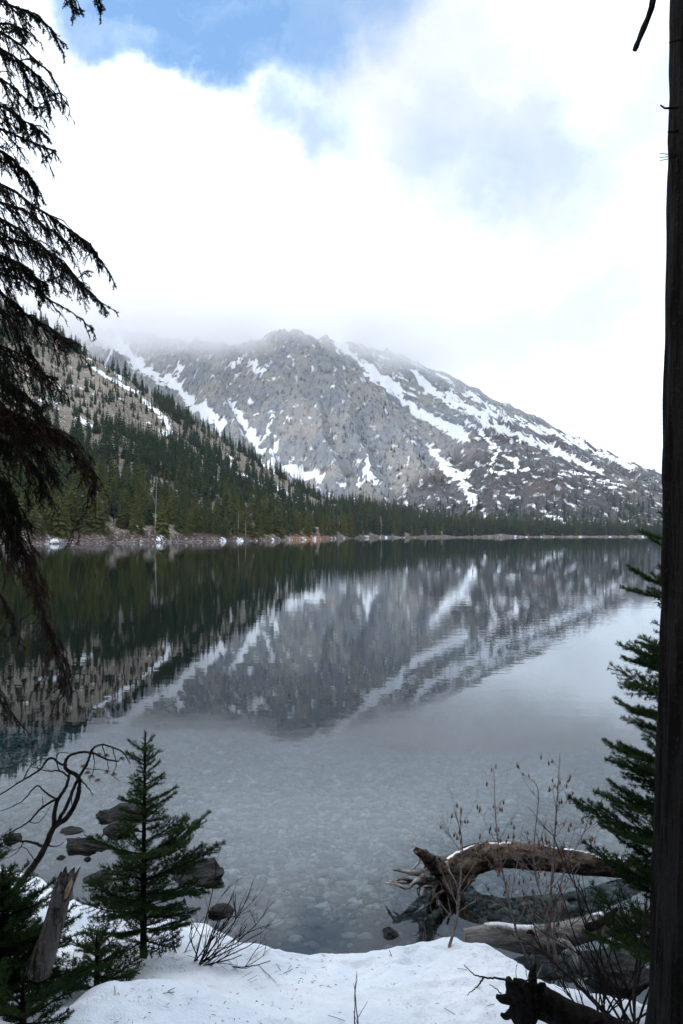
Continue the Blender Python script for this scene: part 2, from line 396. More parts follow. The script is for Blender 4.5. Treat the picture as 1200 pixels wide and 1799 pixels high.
# --- distant snowy range beyond the valley mouth
us = np.arange(900, 1700, 4.0); ys = np.geomspace(7000, 9500, 90)
def far_z(x, y):
    u = U0 + F * x / y
    c = EYE + (V0 - np.interp(u, [900, 1040, 1100, 1150, 1200, 1300, 1450, 1700], [905, 840, 806, 796, 790, 800, 760, 830])) / F * 8300
    return c - .45 * np.abs(y - 8300) + 60 * ridged(x / 500, y / 500, 5, .55, 161) - 50
DX, DY, DZ, DU = polar(us, ys, far_z)
me = mesh_np('distant_range', np.stack([DX, DY, DZ], -1).reshape(-1, 3), grid_faces(*DX.shape), attrs={'snow': ridged(DX / 260, DY / 260, 5, .6, 171)})
m, t, out = material('distant_snow_rock')
sn = t.add('ShaderNodeAttribute', attribute_name='snow').outputs['Fac']
pbr(t, out, t.mix(t.ramp(sn, -.1, .9), (.2, .22, .25), (.8, .82, .85)), .9)
tag(link('distant_range', me, m), 'pale snowy range far beyond the end of the lake', None, None, 'structure')

# --- cloud cap sitting on the summit
def box_mesh(name, lo, hi):
    x0, y0, z0 = lo; x1, y1, z1 = hi
    v = [(x0, y0, z0), (x1, y0, z0), (x1, y1, z0), (x0, y1, z0), (x0, y0, z1), (x1, y0, z1), (x1, y1, z1), (x0, y1, z1)]
    return mesh_np(name, v, [(3, 2, 1, 0), (4, 5, 6, 7), (0, 1, 5, 4), (1, 2, 6, 5), (2, 3, 7, 6), (3, 0, 4, 7)], False)
m, t, out = material('cloud_vapour')
pos = t.add('ShaderNodeNewGeometry').outputs['Position']
sx = t.add('ShaderNodeSeparateXYZ', {0: pos})
nn = t.noise(t.vscale(pos, (1, 1, 1.5)), .010, 4, .62)
base = t.math('SUBTRACT', 362.0, t.math('MULTIPLY', sx.outputs[0], .03))
base = t.math('ADD', base, t.ramp(t.math('ABSOLUTE', t.math('ADD', sx.outputs[0], 70.0)), 170, 10, 0, 44))
hgt = t.math('ADD', t.math('SUBTRACT', sx.outputs[2], base), t.math('MULTIPLY', t.math('SUBTRACT', nn, .5), 230.0))
dens = t.ramp(hgt, 0, 110, 0, 1)
dens = t.math('MULTIPLY', dens, t.ramp(sx.outputs[0], 620, 60))
dens = t.math('MULTIPLY', dens, t.ramp(sx.outputs[0], -1300, -1000))
dens = t.math('MULTIPLY', dens, t.ramp(t.math('ADD', sx.outputs[2], t.math('MULTIPLY', nn, 120.0)), 660, 530))
dens = t.math('MULTIPLY', dens, t.ramp(sx.outputs[1], 1500, 1650))
dens = t.math('MULTIPLY', dens, .0085)
vol = t.add('ShaderNodeVolumePrincipled', {'Color': (.99, .99, .995), 'Density': dens, 'Anisotropy': .0})
t.l.new(vol.outputs[0], out.inputs[1])
tag(link('cloud', box_mesh('cloud', (-1300, 1500, 330), (620, 2300, 720)), m), 'white cloud hiding the mountain summit', 'cloud', None, 'stuff')

# --- the damp valley air
m, t, out = material('valley_air')
vol = t.add('ShaderNodeVolumePrincipled', {'Color': (.86, .93, 1.0), 'Density': .00005, 'Anisotropy': .2})
t.l.new(vol.outputs[0], out.inputs[1])
haze = tag(link('haze', box_mesh('haze', (-6000, -120, -16), (9000, 11000, 1150)), m), 'thin pale haze filling the valley', 'haze', None, 'stuff')
# ================================================================== lake
m, t, out = material('lake_water')
pos = t.add('ShaderNodeNewGeometry').outputs['Position']
w1 = t.noise(t.vscale(pos, (.55, 1.0, 1)), 3.2, 3, .55); w2 = t.noise(t.vscale(pos, (.4, 1.0, 1)), .6, 3, .5); calm = t.ramp(t.noise(pos, .035, 3, .5), .35, .65)
h = t.math('ADD', t.math('MULTIPLY', w1, t.math('ADD', .0006, t.math('MULTIPLY', calm, .0018))), t.math('MULTIPLY', w2, .0022))
bmp = t.add('ShaderNodeBump', {'Height': h, 'Strength': 1.0, 'Distance': 1.0}).outputs[0]
fr = t.add('ShaderNodeFresnel', {'IOR': 1.46, 'Normal': bmp}).outputs[0]
gl = t.add('ShaderNodeBsdfGlossy', {'Color': (.90, .96, 1.0), 'Roughness': .004, 'Normal': bmp}).outputs[0]
tr = t.add('ShaderNodeBsdfTransparent', {'Color': (.93, .97, .97)}).outputs[0]
t.l.new(t.add('ShaderNodeMixShader', {0: fr, 1: tr, 2: gl}).outputs[0], out.inputs[0])
t.l.new(t.add('ShaderNodeVolumeAbsorption', {'Color': (.20, .58, .70), 'Density': .40}).outputs[0], out.inputs[1])
lake = tag(link('lake', box_mesh('lake', (-2500, -30, -14), (2500, 1400, 0)), m), 'calm clear lake mirroring the mountain', None, None, 'structure')
# ================================================================== far conifers
def needle_mat(name, dark, light, dead=None):
    m, t, out = material(name)
    rnd = t.add('ShaderNodeObjectInfo').outputs['Random']
    pos = t.add('ShaderNodeNewGeometry').outputs['Position']
    c = t.mix(rnd, dark, light)
    c = t.mix(t.ramp(t.noise(pos, 1.3, 2), .35, .65), c, t.mix(.45, c, light))
    d = t.add('ShaderNodeBsdfDiffuse', {'Color': c}).outputs[0]
    tr = t.add('ShaderNodeBsdfTranslucent', {'Color': c}).outputs[0]
    t.l.new(t.add('ShaderNodeMixShader', {0: .25, 1: d, 2: tr}).outputs[0], out.inputs[0])
    return m
M_FIR = needle_mat('fir_needles_far', (.014, .032, .020), (.036, .060, .030))
M_OLIVE = needle_mat('spruce_needles_shore', (.030, .046, .014), (.085, .092, .028))
def bark_mat(name, a, b, scale=9.0, stretch=.18, bump=.02, axis=2):
    m, t, out = material(name)
    co = t.add('ShaderNodeTexCoord').outputs['Object']
    v = t.vscale(co, tuple(stretch if k == axis else 1 for k in range(3)))
    n = t.noise(v, scale, 6, .65); n2 = t.noise(co, scale * 2.5, 4, .6)
    c = t.mix(t.ramp(n, .38, .62), a, b)
    c = t.mix(t.ramp(n2, .55, .75), c, tuple(min(1, x * 1.6) for x in b))
    pbr(t, out, c, .9, t.math('ADD', n, t.math('MULTIPLY', n2, .35)), 1.0, bump, .06)
    return m
M_BARK_FAR = bark_mat('conifer_bark_far', (.07, .055, .045), (.13, .11, .095))
M_SNAG = bark_mat('bleached_snag_wood', (.28, .26, .24), (.42, .40, .37))

def conifer_geo(seed, fat, tiers=17, ragged=.25):
    """unit-height conifer: crown of drooping boughs (two triangles each) and a tapered trunk"""
    rg = np.random.RandomState(seed)
    cr, tk = MB(), MB()
    z0 = rg.uniform(.04, .10)
    for k in range(tiers):
        f = k / (tiers - 1)
        z = z0 + (1 - z0) * f ** .92
        r = fat * (1 - f) ** .78 * (1 + .2 * math.sin(f * 7 + seed)) + .012
        n = max(5, int(10 - 5 * f))
        a0 = rg.rand() * 6.28
        for i in range(n):
            if rg.rand() < ragged * .5: continue
            a = a0 + i * 6.283 / n + rg.uniform(-.35, .35)
            L = r * rg.uniform(1 - ragged, 1 + ragged)
            ca, sa = math.cos(a), math.sin(a)
            zz = z + rg.uniform(-.02, .02)
            dz = L * rg.uniform(.25, .65); wd = L * rg.uniform(.30, .46)
            b = np.array([0, 0, zz + .012]); tip = np.array([ca * L, sa * L, zz - dz])
            mid = np.array([ca * L * .55, sa * L * .55, zz - dz * .32])
            s = np.array([-sa, ca, 0]) * wd; dn = np.array([0, 0, -wd * .45])
            cr.add([b, mid + s + dn, tip, mid - s + dn, mid + [0, 0, .006]], [(0, 1, 4), (1, 2, 4), (2, 3, 4), (3, 0, 4)])
    cr.tube([(0, 0, .90), (0, 0, 1.0)], [.012, .001], 4, False)
    tk.tube([(0, 0, -.06), (0, 0, .25), (0, 0, .93)], [.013, .010, .002], 5, False)
    return cr, tk
VAR = []      # (crown mesh, trunk mesh, whole mesh) per variant
for i in range(10):
    olive = i >= 6
    cr, tk = conifer_geo(100 + i, (.12, .165, .20, .15, .175, .10, .165, .125, .19, .145)[i], (16, 13, 15, 19, 12, 17, 14, 18, 13, 16)[i], (.2, .35, .28, .45, .3, .5, .25, .4, .35, .5)[i])
    mc, mt = cr.mesh('crown', False), tk.mesh('trunk')
    mc.materials.append(M_OLIVE if olive else M_FIR); mt.materials.append(M_BARK_FAR)
    nb = MB()
    for src in (cr, tk):
        for v, fs in ((np.vstack(src.v), (src.f3, src.f4)),):
            off = nb.n; nb.v.append(v); nb.n += len(v)
            for f in fs[0]: nb.f3.append(f + off)
            for f in fs[1]: nb.f4.append(f + off)
    whole = nb.mesh('conifer', False)
    whole.materials.append(M_OLIVE if olive else M_FIR); whole.materials.append(M_BARK_FAR)
    n3 = sum(len(f) for f in nb.f3); c3 = sum(len(f) for f in cr.f3)
    mi = np.zeros(len(whole.polygons), np.int32); c4 = sum(len(f) for f in cr.f4)
    mi[n3 + c4:] = 1
    whole.polygons.foreach_set('material_index', mi)
    VAR.append((mc, mt, whole))
variants = bpy.data.collections.new('conifer_kinds')
for i, (a, b, whole) in enumerate(VAR):
    o = bpy.data.objects.new('kind_%02d' % i, whole); variants.objects.link(o)

def forest_object(name, pts, scl, rot, idx, label, mat=M_FIR):
    """uncountable trees: instances of the conifer kinds on points"""
    me = bpy.data.meshes.new(name); me.from_pydata([tuple(p) for p in pts], [], [])
    for an, arr, ty in (('scl', scl, 'FLOAT'), ('rot', rot, 'FLOAT'), ('idx', idx, 'INT')):
        at = me.attributes.new(an, ty, 'POINT'); at.data.foreach_set('value', np.asarray(arr, np.float32 if ty == 'FLOAT' else np.int32))
    o = link(name, me, mat); tag(o, label, 'forest', None, 'stuff')
    ng = bpy.data.node_groups.new(name + '_scatter', 'GeometryNodeTree')
    ng.interface.new_socket('Geometry', in_out='INPUT', socket_type='NodeSocketGeometry'); ng.interface.new_socket('Geometry', in_out='OUTPUT', socket_type='NodeSocketGeometry')
    N = ng.nodes; Lk = ng.links
    gi = N.new('NodeGroupInput'); go = N.new('NodeGroupOutput')
    ci = N.new('GeometryNodeCollectionInfo'); ci.inputs[0].default_value = variants; ci.inputs[1].default_value = True; ci.inputs[2].default_value = True
    iop = N.new('GeometryNodeInstanceOnPoints'); iop.inputs['Pick Instance'].default_value = True
    def attr(an, ty):
        nd = N.new('GeometryNodeInputNamedAttribute'); nd.data_type = ty; nd.inputs[0].default_value = an
        return nd.outputs[0]
    cx = N.new('ShaderNodeCombineXYZ'); Lk.new(attr('rot', 'FLOAT'), cx.inputs[2])
    Lk.new(gi.outputs[0], iop.inputs['Points']); Lk.new(ci.outputs[0], iop.inputs['Instance']); Lk.new(attr('idx', 'INT'), iop.inputs['Instance Index'])
    Lk.new(cx.outputs[0], iop.inputs['Rotation']); Lk.new(attr('scl', 'FLOAT'), iop.inputs['Scale']); Lk.new(iop.outputs[0], go.inputs[0])
    md = o.modifiers.new('scatter', 'NODES'); md.node_group = ng
    return o

rg = np.random.RandomState(5)
def in_poly(u, v, poly):
    r = np.zeros(u.shape, bool); n = len(poly)
    for i in range(n):
        x0, y0 = poly[i]; x1, y1 = poly[(i + 1) % n]
        c = ((y0 > v) != (y1 > v)) & (u < (x1 - x0) * (v - y0) / (y1 - y0 + 1e-9) + x0); r ^= c
    return r
# candidates spread evenly over the hillside's area
n = 90000
yy = np.sqrt(rg.uniform(100 ** 2, 1090 ** 2, n)); uu = rg.uniform(-500, 1500, n)
xx = (uu - U0) / F * yy
zz = hill_z(xx, yy)
py = V0 - (zz - EYE) * F / yy
ds = np.interp(uu, HU, H_DS); dr = np.interp(uu, HU, H_DR)
ok = (yy > ds + 5 + .006 * yy) & (yy < dr + 25) & (zz > .6)
OPEN = [(-200, 640), (40, 600), (110, 625), (160, 622), (225, 672), (265, 700), (300, 742), (318, 775), (285, 792), (225, 765), (140, 752), (40, 735), (-200, 730)]
EDGE = [(330, 730), (420, 795), (480, 838), (560, 880), (600, 892), (560, 892), (470, 862), (400, 822), (345, 775)]
dens = np.full(n, .92)
clump = fbm(xx / 22, yy / 22, 3, .5, 201)
op = in_poly(uu, py, OPEN)
dens = np.where(op, np.where(clump > -.05, .62, .2), dens)
dens = np.where(~op & (py < 640), np.where(clump > -.2, .8, .3), dens)
dens = np.where(in_poly(uu, py, EDGE), .18 + .3 * (clump > .1), dens)
dens = np.where((uu > 640) & (yy < ds + 90), .9, dens)
keep = ok & (rg.rand(n) < dens * .62 * np.clip(300 / yy, .45, 1.2))
keep |= ok & (yy < ds + 22) & (rg.rand(n) < .34)
T = np.stack([xx, yy, zz, uu, py], -1)[keep]
dsk = ds[keep]
ht = np.clip(rg.normal(10.8, 2.8, len(T)), 4.5, 16) * np.where(T[:, 1] - dsk < 60, 1.0, .95) * np.where(op[keep], .62, 1.0)
ht = np.where(T[:, 3] > 600, rg.uniform(12, 22, len(T)), ht)
ht *= np.where(rg.rand(len(T)) < .15, .55, 1)
olive = (rg.rand(len(T)) < np.where(T[:, 3] < 620, np.clip(1.15 - (T[:, 1] - dsk) / 95, 0, 1), .25))
vi = np.where(olive, 6 + rg.randint(0, 4, len(T)), rg.randint(0, 6, len(T)))
rot = rg.rand(len(T)) * 6.28
# the largest in the picture become individual trees; they are the nearest that nothing hides
inview = (T[:, 3] > 2) & (T[:, 3] < 1160)
size = ht / T[:, 1] * inview * np.where(T[:, 1] - dsk < 75, 1, .6)
order = np.argsort(-size)[:300]
solo = np.zeros(len(T), bool); solo[order] = True
def shore_label(i):
    u = T[i, 3]; front = T[i, 1] - dsk[i] < 16
    kind = 'olive green spruce' if olive[i] else 'dark green fir'
    row = 'at the waterline' if front else 'behind the front row'
    where = ('beyond the hanging boughs' if u < 125 else 'left of the tall bleached snag' if u < 272 else 'between tall snag and pale thicket' if u < 418 else 'between pale thicket and red bank' if u < 545 else 'right of the red bank')
    return kind + ' ' + row + ', ' + where, ('spruces ' if olive[i] else 'firs ') + row + ' ' + where
def solo_tree(i):
    x, y, z, u, v = T[i]
    lab, grp = shore_label(i)
    o = empty('conifer_tree', (x, y, z), lab, 'tree', grp, rot[i])
    o.scale = (ht[i],) * 3
    mc, mt, _ = VAR[vi[i]]
    for nm, me in (('crown', mc), ('trunk', mt)):
        c = bpy.data.objects.new(nm, me); COL.objects.link(c); c.parent = o
for i in order: solo_tree(i)
r_ = ~solo
forest_object('shore_forest', T[r_, :3], ht[r_], rot[r_], vi[r_], 'dense conifer forest climbing the left shore and lining the far shore')
print('hill trees', len(T))

# trees dotted over the mountain
n = 34000
ri = rg.randint(2, MX.shape[0] - 2, n); ci_ = rg.randint(2, MX.shape[1] - 2, n)
x, y, z, u, v, sl = MX[ri, ci_], MY[ri, ci_], MZ[ri, ci_], MU[ri, ci_], MPY[ri, ci_], slope[ri, ci_]
cl = fbm(x / 45, y / 45, 4, .6, 211)
d = np.full(n, .045)
def area(poly, val):
    global d
    d = np.where(in_poly(u, v, poly), np.maximum(d, val), d)
area([(600, 660), (680, 700), (760, 800), (800, 900), (640, 880), (590, 760)], .42)
area([(780, 830), (850, 835), (860, 905), (780, 900)], .75)
area([(905, 770), (950, 790), (935, 812), (895, 800)], 1.0)
area([(960, 850), (1010, 852), (1015, 905), (950, 900)], .95)
area([(1050, 860), (1110, 872), (1120, 915), (1040, 905)], .9)
area([(380, 720), (410, 740), (470, 800), (440, 830), (380, 780)], .32)
area([(800, 680), (1160, 830), (1160, 870), (1000, 820), (850, 760)], .40)
area([(850, 800), (960, 815), (1200, 870), (1200, 925), (870, 920)], .7)
area([(560, 850), (760, 905), (760, 930), (560, 920)], .45)
area([(540, 895), (1400, 900), (1400, 945), (540, 945)], .85)
area([(640, 800), (720, 820), (730, 870), (650, 860)], .35)
d = d * np.where(cl > .02, 1.5, .35) * np.where(snow[ri, ci_] > .1, .15, 1) * np.where((v > 640) | (u > 700), 1, .3)
k = (rg.rand(n) < d) & (sl < 2.2) & (z > 2)
hm = rg.uniform(4, 11, n) * np.where(v > 885, 1.5, 1)
forest_object('mountain_forest', np.stack([x, y, z - .5], -1)[k], hm[k], rg.rand(k.sum()) * 6.28, rg.randint(0, 6, k.sum()), 'sparse dark conifers dotted over the mountain and its moraine')
print('mountain trees', k.sum())

# bleached standing snags among the shore trees
SN = ((272, 9, 20, 'tall bleached snag standing among the shore trees'), (418, 10, 11, 'bleached snag in the pale thicket left of the red bank'), (432, 6, 8, 'short leaning snag beside the pale thicket'))
for u, off, h, lab in SN:
    y = np.interp(u, HU, H_DS) + off; x = (u - U0) / F * y; z = float(hill_z(np.array([x]), np.array([y]))[0])
    o = empty('dead_snag', (x, y, z - .3), lab, 'tree')
    a = MB(); lean = rg.uniform(-.06, .06)
    a.tube([(0, 0, 0), (lean * h * .5, 0, h * .5), (lean * h, 0, h)], [.12, .09, .02], 6)
    a.build('trunk', M_SNAG, o)
    b = MB()
    for q in range(12):
        zz_ = h * rg.uniform(.3, .95); an = rg.rand() * 6.28; l = rg.uniform(.4, 1.2)
        b.tube([(lean * zz_, 0, zz_), (lean * zz_ + math.cos(an) * l, math.sin(an) * l, zz_ - l * .3)], [.03, .012], 3, False)
    tag(b.build('branches', M_SNAG, o), kind='stuff')
# leafless brush and driftwood along the far waterline
m_brush = bark_mat('leafless_brush', (.10, .065, .055), (.20, .15, .125), 3.0, 1)
b = MB()
for q in range(1500):
    u = rg.uniform(-40, 640); y = np.interp(u, HU, H_DS) + rg.uniform(1, 11); 
    if perlin(np.array([u / 38.]), np.array([.3]), 5)[0] < -.05 and rg.rand() < .75: continue
    x = (u - U0) / F * y; z = float(hill_z(np.array([x]), np.array([y]))[0])
    hh = rg.uniform(.6, 2.0)
    for j in range(8):
        an = rg.rand() * 6.28; s = rg.uniform(.2, .8) * hh
        p = np.array([x, y, z - .1]); tip = p + [math.cos(an) * s, math.sin(an) * s * .5, hh * rg.uniform(.6, 1)]
        sd = np.array([.05, 0, .0])
        b.add([p - sd, p + sd, tip], [(0, 1, 2)])
tag(b.build('shore_undergrowth', m_brush, smooth=False), 'leafless reddish brush along the far waterline', 'brush', None, 'stuff')
b = MB()
for q in range(150):
    u = rg.uniform(-40, 640); y = np.interp(u, HU, H_DS) + rg.uniform(-.5, 4); x = (u - U0) / F * y
    z = max(0.05, float(hill_z(np.array([x]), np.array([y]))[0])); an = rg.normal(0, .5); l = rg.uniform(1, 5) * .5
    b.tube([(x - l * math.cos(an), y - l * math.sin(an), z + .08), (x + l * math.cos(an), y + l * math.sin(an), z + rg.uniform(.05, .5))], [.09, .05], 5)
tag(b.build('driftwood_debris', M_SNAG), 'pale driftwood washed up along the far waterline', 'driftwood', None, 'stuff')
# ================================================================== near shore
E = [(-40, 1478), (0, 1500), (80, 1532), (165, 1572), (260, 1592), (370, 1602), (425, 1632), (500, 1648), (560, 1652), (640, 1650), (690, 1645), (740, 1632), (790, 1625), (845, 1642), (895, 1668), (940, 1698), (1010, 1712), (1080, 1722), (1140, 1738), (1230, 1750)]
EP = [PZ(px, py, .20) for px, py in E]
EX = np.array([-90, -30, -8] + [p.x for p in EP] + [4, 12, 90]); EY = np.array([2, 5, 6.3] + [p.y for p in EP] + [4.1, 5.5, 3])
def bank_z(x, y):
    ye = np.interp(x, EX, EY) + .05 * fbm(x * 2.3, x * 0 + y * .2, 3, .6, 301) + .018 * fbm(x * 11, y * 11, 2, .6, 305)
    s = ye - y
    top = .20 + .11 * np.clip(s, 0, 3) + .10 * np.clip(s - 3, 0, 3) + .02 * np.clip(s - 6, 0, 60)
    lip = 1 - np.clip(1 - s / .22, 0, 1) ** 2.2
    z = np.where(s > 0, top * lip, s * 7)
    md = np.exp(-((x + .98) / .78) ** 2 * (np.abs(x + .98) > .0)) * sstep(3.72, 3.30, y + .10 * np.sin(x * 3)) * sstep(-1.0, 1.5, y)
    z = z + np.where(s > 0, .27 * md, 0)
    hol = np.exp(-(((x + 1.25) / .16) ** 2 + ((y - 3.30) / .14) ** 2))
    k = np.clip(s / .3, 0, 1)
    z = z - .16 * hol * k
    for hx, hy, hr, hd in ((-.30, 3.55, .11, .06), (.05, 3.35, .09, .04), (.42, 3.25, .10, .05), (.18, 3.05, .08, .05), (.62, 3.1, .09, .05), (-.2, 3.0, .1, .04), (.45, 3.75, .12, .03), (.1, 4.1, .13, .03), (.75, 3.75, .1, .04)):
        z = z - hd * k * np.exp(-(((x - hx) / hr) ** 2 + ((y - hy) / hr) ** 2))
    z = z + k * (.050 * fbm(x * 1.6, y * 1.6, 3, .5, 311) + .020 * fbm(x * 7, y * 7, 4, .6, 321) + .020 * np.abs(fbm(x * 9, y * 11, 4, .62, 331)) * sstep(-.9, .1, x) - .03 * sstep(.32, .62, fbm(x * 4.5, y * 4.5, 3, .5, 335)) * sstep(-.7, .1, x))
    return z
def bz(x, y): return float(bank_z(np.array([x]), np.array([y]))[0])
def on_bank(px, py, z=.5):
    for _ in range(30):
        p = PZ(px, py, z); z = .5 * z + .5 * max(0.0, bz(p.x, p.y))
    return PZ(px, py, z)
xs = np.concatenate([-np.geomspace(90, 3.2, 26)[:-1], np.arange(-3.2, 3.2, .021), np.geomspace(3.2, 90, 26)])
ys = np.concatenate([-np.geomspace(70, .6, 22)[:-1], np.arange(-.6, 2.2, .06), np.arange(2.2, 6.6, .021), np.arange(6.6, 9, .2)])
BX, BY = np.meshgrid(xs, ys); BZ = np.maximum(bank_z(BX, BY), -2.5)
m, t, out = material('old_snow')
pos = t.add('ShaderNodeNewGeometry').outputs['Position']
n1 = t.noise(pos, 2.2, 5, .6); n2 = t.noise(pos, 14, 5, .65); n3 = t.noise(pos, 70, 3, .6); n4 = t.noise(pos, 6.5, 6, .7)
c = t.mix(t.ramp(n1, .35, .65), (.72, .78, .85), (.82, .865, .91))
c = t.mix(t.math('MULTIPLY', t.ramp(n2, .55, .70), t.ramp(n1, .45, .60)), c, (.42, .41, .39))
c = t.mix(t.math('MULTIPLY', t.ramp(n4, .64, .74), .8), c, (.32, .29, .25))
pbr(t, out, c, .55, t.math('ADD', n2, t.math('MULTIPLY', n3, .5)), .8, .025, .35, **{'Subsurface Weight': .0})
snow_bank = tag(link('snow_bank', mesh_np('snow_bank', np.stack([BX, BY, BZ], -1).reshape(-1, 3), grid_faces(*BX.shape)), m), 'old trampled snow on the near shore', None, None, 'structure')

# --- lakebed
def bed_z(x, y):
    ye = np.interp(x, EX, EY)
    s = np.clip(y - ye, -.5, 200)
    return -.16 - .06 * np.clip(s, -1, 60) - .0075 * np.clip(s, 0, 60) ** 2 + .05 * fbm(x / 1.2, y / 1.2, 4, .55, 341)
xs = np.concatenate([-np.geomspace(90, 7, 24)[:-1], np.arange(-7, 7, .12), np.geomspace(7, 90, 24)]); ys = np.concatenate([np.arange(2.5, 16, .12), np.geomspace(16, 130, 40)])
LX, LY = np.meshgrid(xs, ys); LZ = np.maximum(bed_z(LX, LY), -12.5)
bank_shade = sstep(1.6, .7, LY - np.interp(LX, EX, EY) + .5 * perlin(LX * 1.3, LY * 1.3, 9))  # shade of bank and trees, painted dark into the lakebed colour near shore
def stone_color(t, rnd, pos):
    c = t.mix(t.ramp(rnd, 0, .5, smooth=False), (.035, .038, .04), (.11, .115, .112)); c = t.mix(t.ramp(rnd, .5, .9, smooth=False), c, (.23, .235, .225)); c = t.mix(t.ramp(rnd, .93, 1.0, smooth=False), c, (.36, .365, .35))
    n = t.noise(pos, 22, 5, .6)
    return t.mix(t.ramp(n, .35, .65), t.mix(.5, c, (.03, .034, .032)), c), n
m, t, out = material('lakebed_pebbles')
pos = t.add('ShaderNodeNewGeometry').outputs['Position']
vo = t.add('ShaderNodeTexVoronoi', {'Vector': t.vscale(pos, (1, 1, 0)), 'Scale': 9.0})
c, n = stone_color(t, t.add('ShaderNodeSeparateColor', {0: vo.outputs['Color']}).outputs[0], pos)
c = t.mix(t.ramp(vo.outputs['Distance'], .45, .8), c, (.03, .034, .033)); c = t.mix(t.math('MULTIPLY', t.add('ShaderNodeAttribute', attribute_name='bank_shade').outputs['Fac'], .85), c, (.018, .019, .02))
pbr(t, out, c, .8, t.math('SUBTRACT', 1.0, vo.outputs['Distance']), .8, .06)
lakebed = tag(link('lakebed', mesh_np('lakebed', np.stack([LX, LY, LZ], -1).reshape(-1, 3), grid_faces(*LX.shape), attrs={'bank_shade': bank_shade}), m), 'stony lakebed seen through clear shallow water', None, None, 'structure')
# stones lying on it
def ico(sub):
    import bmesh
    bm = bmesh.new(); bmesh.ops.create_icosphere(bm, subdivisions=sub, radius=1.0)
    v = np.array([p.co[:] for p in bm.verts]); f = np.array([[q.index for q in p.verts] for p in bm.faces]); bm.free()
    return v, f
IV2, IF2 = ico(2); IV3, IF3 = ico(3); IV4, IF4 = ico(4)
def lump(rg, v, amp=.22, planes=7, flat=(1, .8, .45), cut=.85, dmin=.62):
    """a worn stone: a ball cut by random planes, then roughened"""
    p = v.copy()
    for k in range(planes):
        nrm = rg.normal(size=3); nrm /= np.linalg.norm(nrm); d = rg.uniform(dmin, dmin + .28)
        e = p @ nrm - d; p = p - np.clip(e, 0, None)[:, None] * nrm * cut
    ph = rg.rand(3, 3) * 6
    for k in range(3):
        q = v * (1.7 * 2 ** k)
        p = p + v * (amp * .5 ** k * np.sin(q[:, 0] + ph[k, 0]) * np.sin(q[:, 1] + ph[k, 1]) * np.sin(q[:, 2] + ph[k, 2]))[:, None]
    return p * np.array(flat)
rg = np.random.RandomState(31)
STM = [mesh_np('stone', lump(rg, IV2, .2, 8, (1, rg.uniform(.65, .9), rg.uniform(.35, .5))), IF2) for _ in range(9)]
m_st, t, out = material('lake_stone'); oi = t.add('ShaderNodeObjectInfo').outputs['Random']; pos = t.add('ShaderNodeNewGeometry').outputs['Position']
c, n = stone_color(t, oi, pos); pbr(t, out, c, .8, n, .5, .02)
for me in STM: me.materials.append(m_st)
m_sg, t, out = material('lake_cobbles'); tone = t.add('ShaderNodeAttribute', attribute_name='tone').outputs['Fac']; pos = t.add('ShaderNodeNewGeometry').outputs['Position']
c, n = stone_color(t, tone, pos); pbr(t, out, c, .8, n, .5, .02)
ST = []
for q in range(36000):
    y = 4.3 + 19 * rg.rand() ** 1.5; x = rg.uniform(-.55, .55) * y + rg.uniform(-1, 1)
    if y < np.interp(x, EX, EY) - .15: continue
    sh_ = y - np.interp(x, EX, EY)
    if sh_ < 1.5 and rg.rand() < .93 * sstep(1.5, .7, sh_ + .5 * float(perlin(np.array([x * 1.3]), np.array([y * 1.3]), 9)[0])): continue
    r = min(.09, .026 * math.exp(abs(rg.normal(0, .5)))) * (1.0 if y < 8 else 1.0 + .05 * (y - 8))
    ST.append((r / y * (abs(x) < .42 * y), x, y, r))
ST.sort(reverse=True)
SA = np.array(ST); SBZ = bed_z(SA[:, 1], SA[:, 2])
for (s, x, y, r), zb in zip(ST[:300], SBZ[:300]):
    o = bpy.data.objects.new('stone', STM[rg.randint(9)]); COL.objects.link(o); o.parent = lakebed
    o.location = (x, y, zb + r * .12); o.scale = (r, r, r * rg.uniform(.8, 1.1)); o.rotation_euler = (rg.uniform(-.2, .2), rg.uniform(-.2, .2), rg.rand() * 6.28)
IV1, IF1 = ico(1); b = MB(); tones = []
base = [lump(rg, IV1, .15, 6, (1, rg.uniform(.6, .9), .55)) for _ in range(8)]
for (s, x, y, r), zb in zip(ST[300:30000], SBZ[300:30000]):
    a = rg.rand() * 6.28; ca, sa = math.cos(a), math.sin(a); v = base[rg.randint(8)]
    b.add(np.stack([v[:, 0] * ca - v[:, 1] * sa, v[:, 0] * sa + v[:, 1] * ca, v[:, 2]], -1) * r + [x, y, zb + r * .1], IF1)
    tones += [rg.rand()] * len(v)
me = b.mesh('cobbles'); at = me.attributes.new('tone', 'FLOAT', 'POINT'); at.data.foreach_set('value', np.array(tones, np.float32))
tag(link('cobbles', me, m_sg, lakebed), kind='stuff')

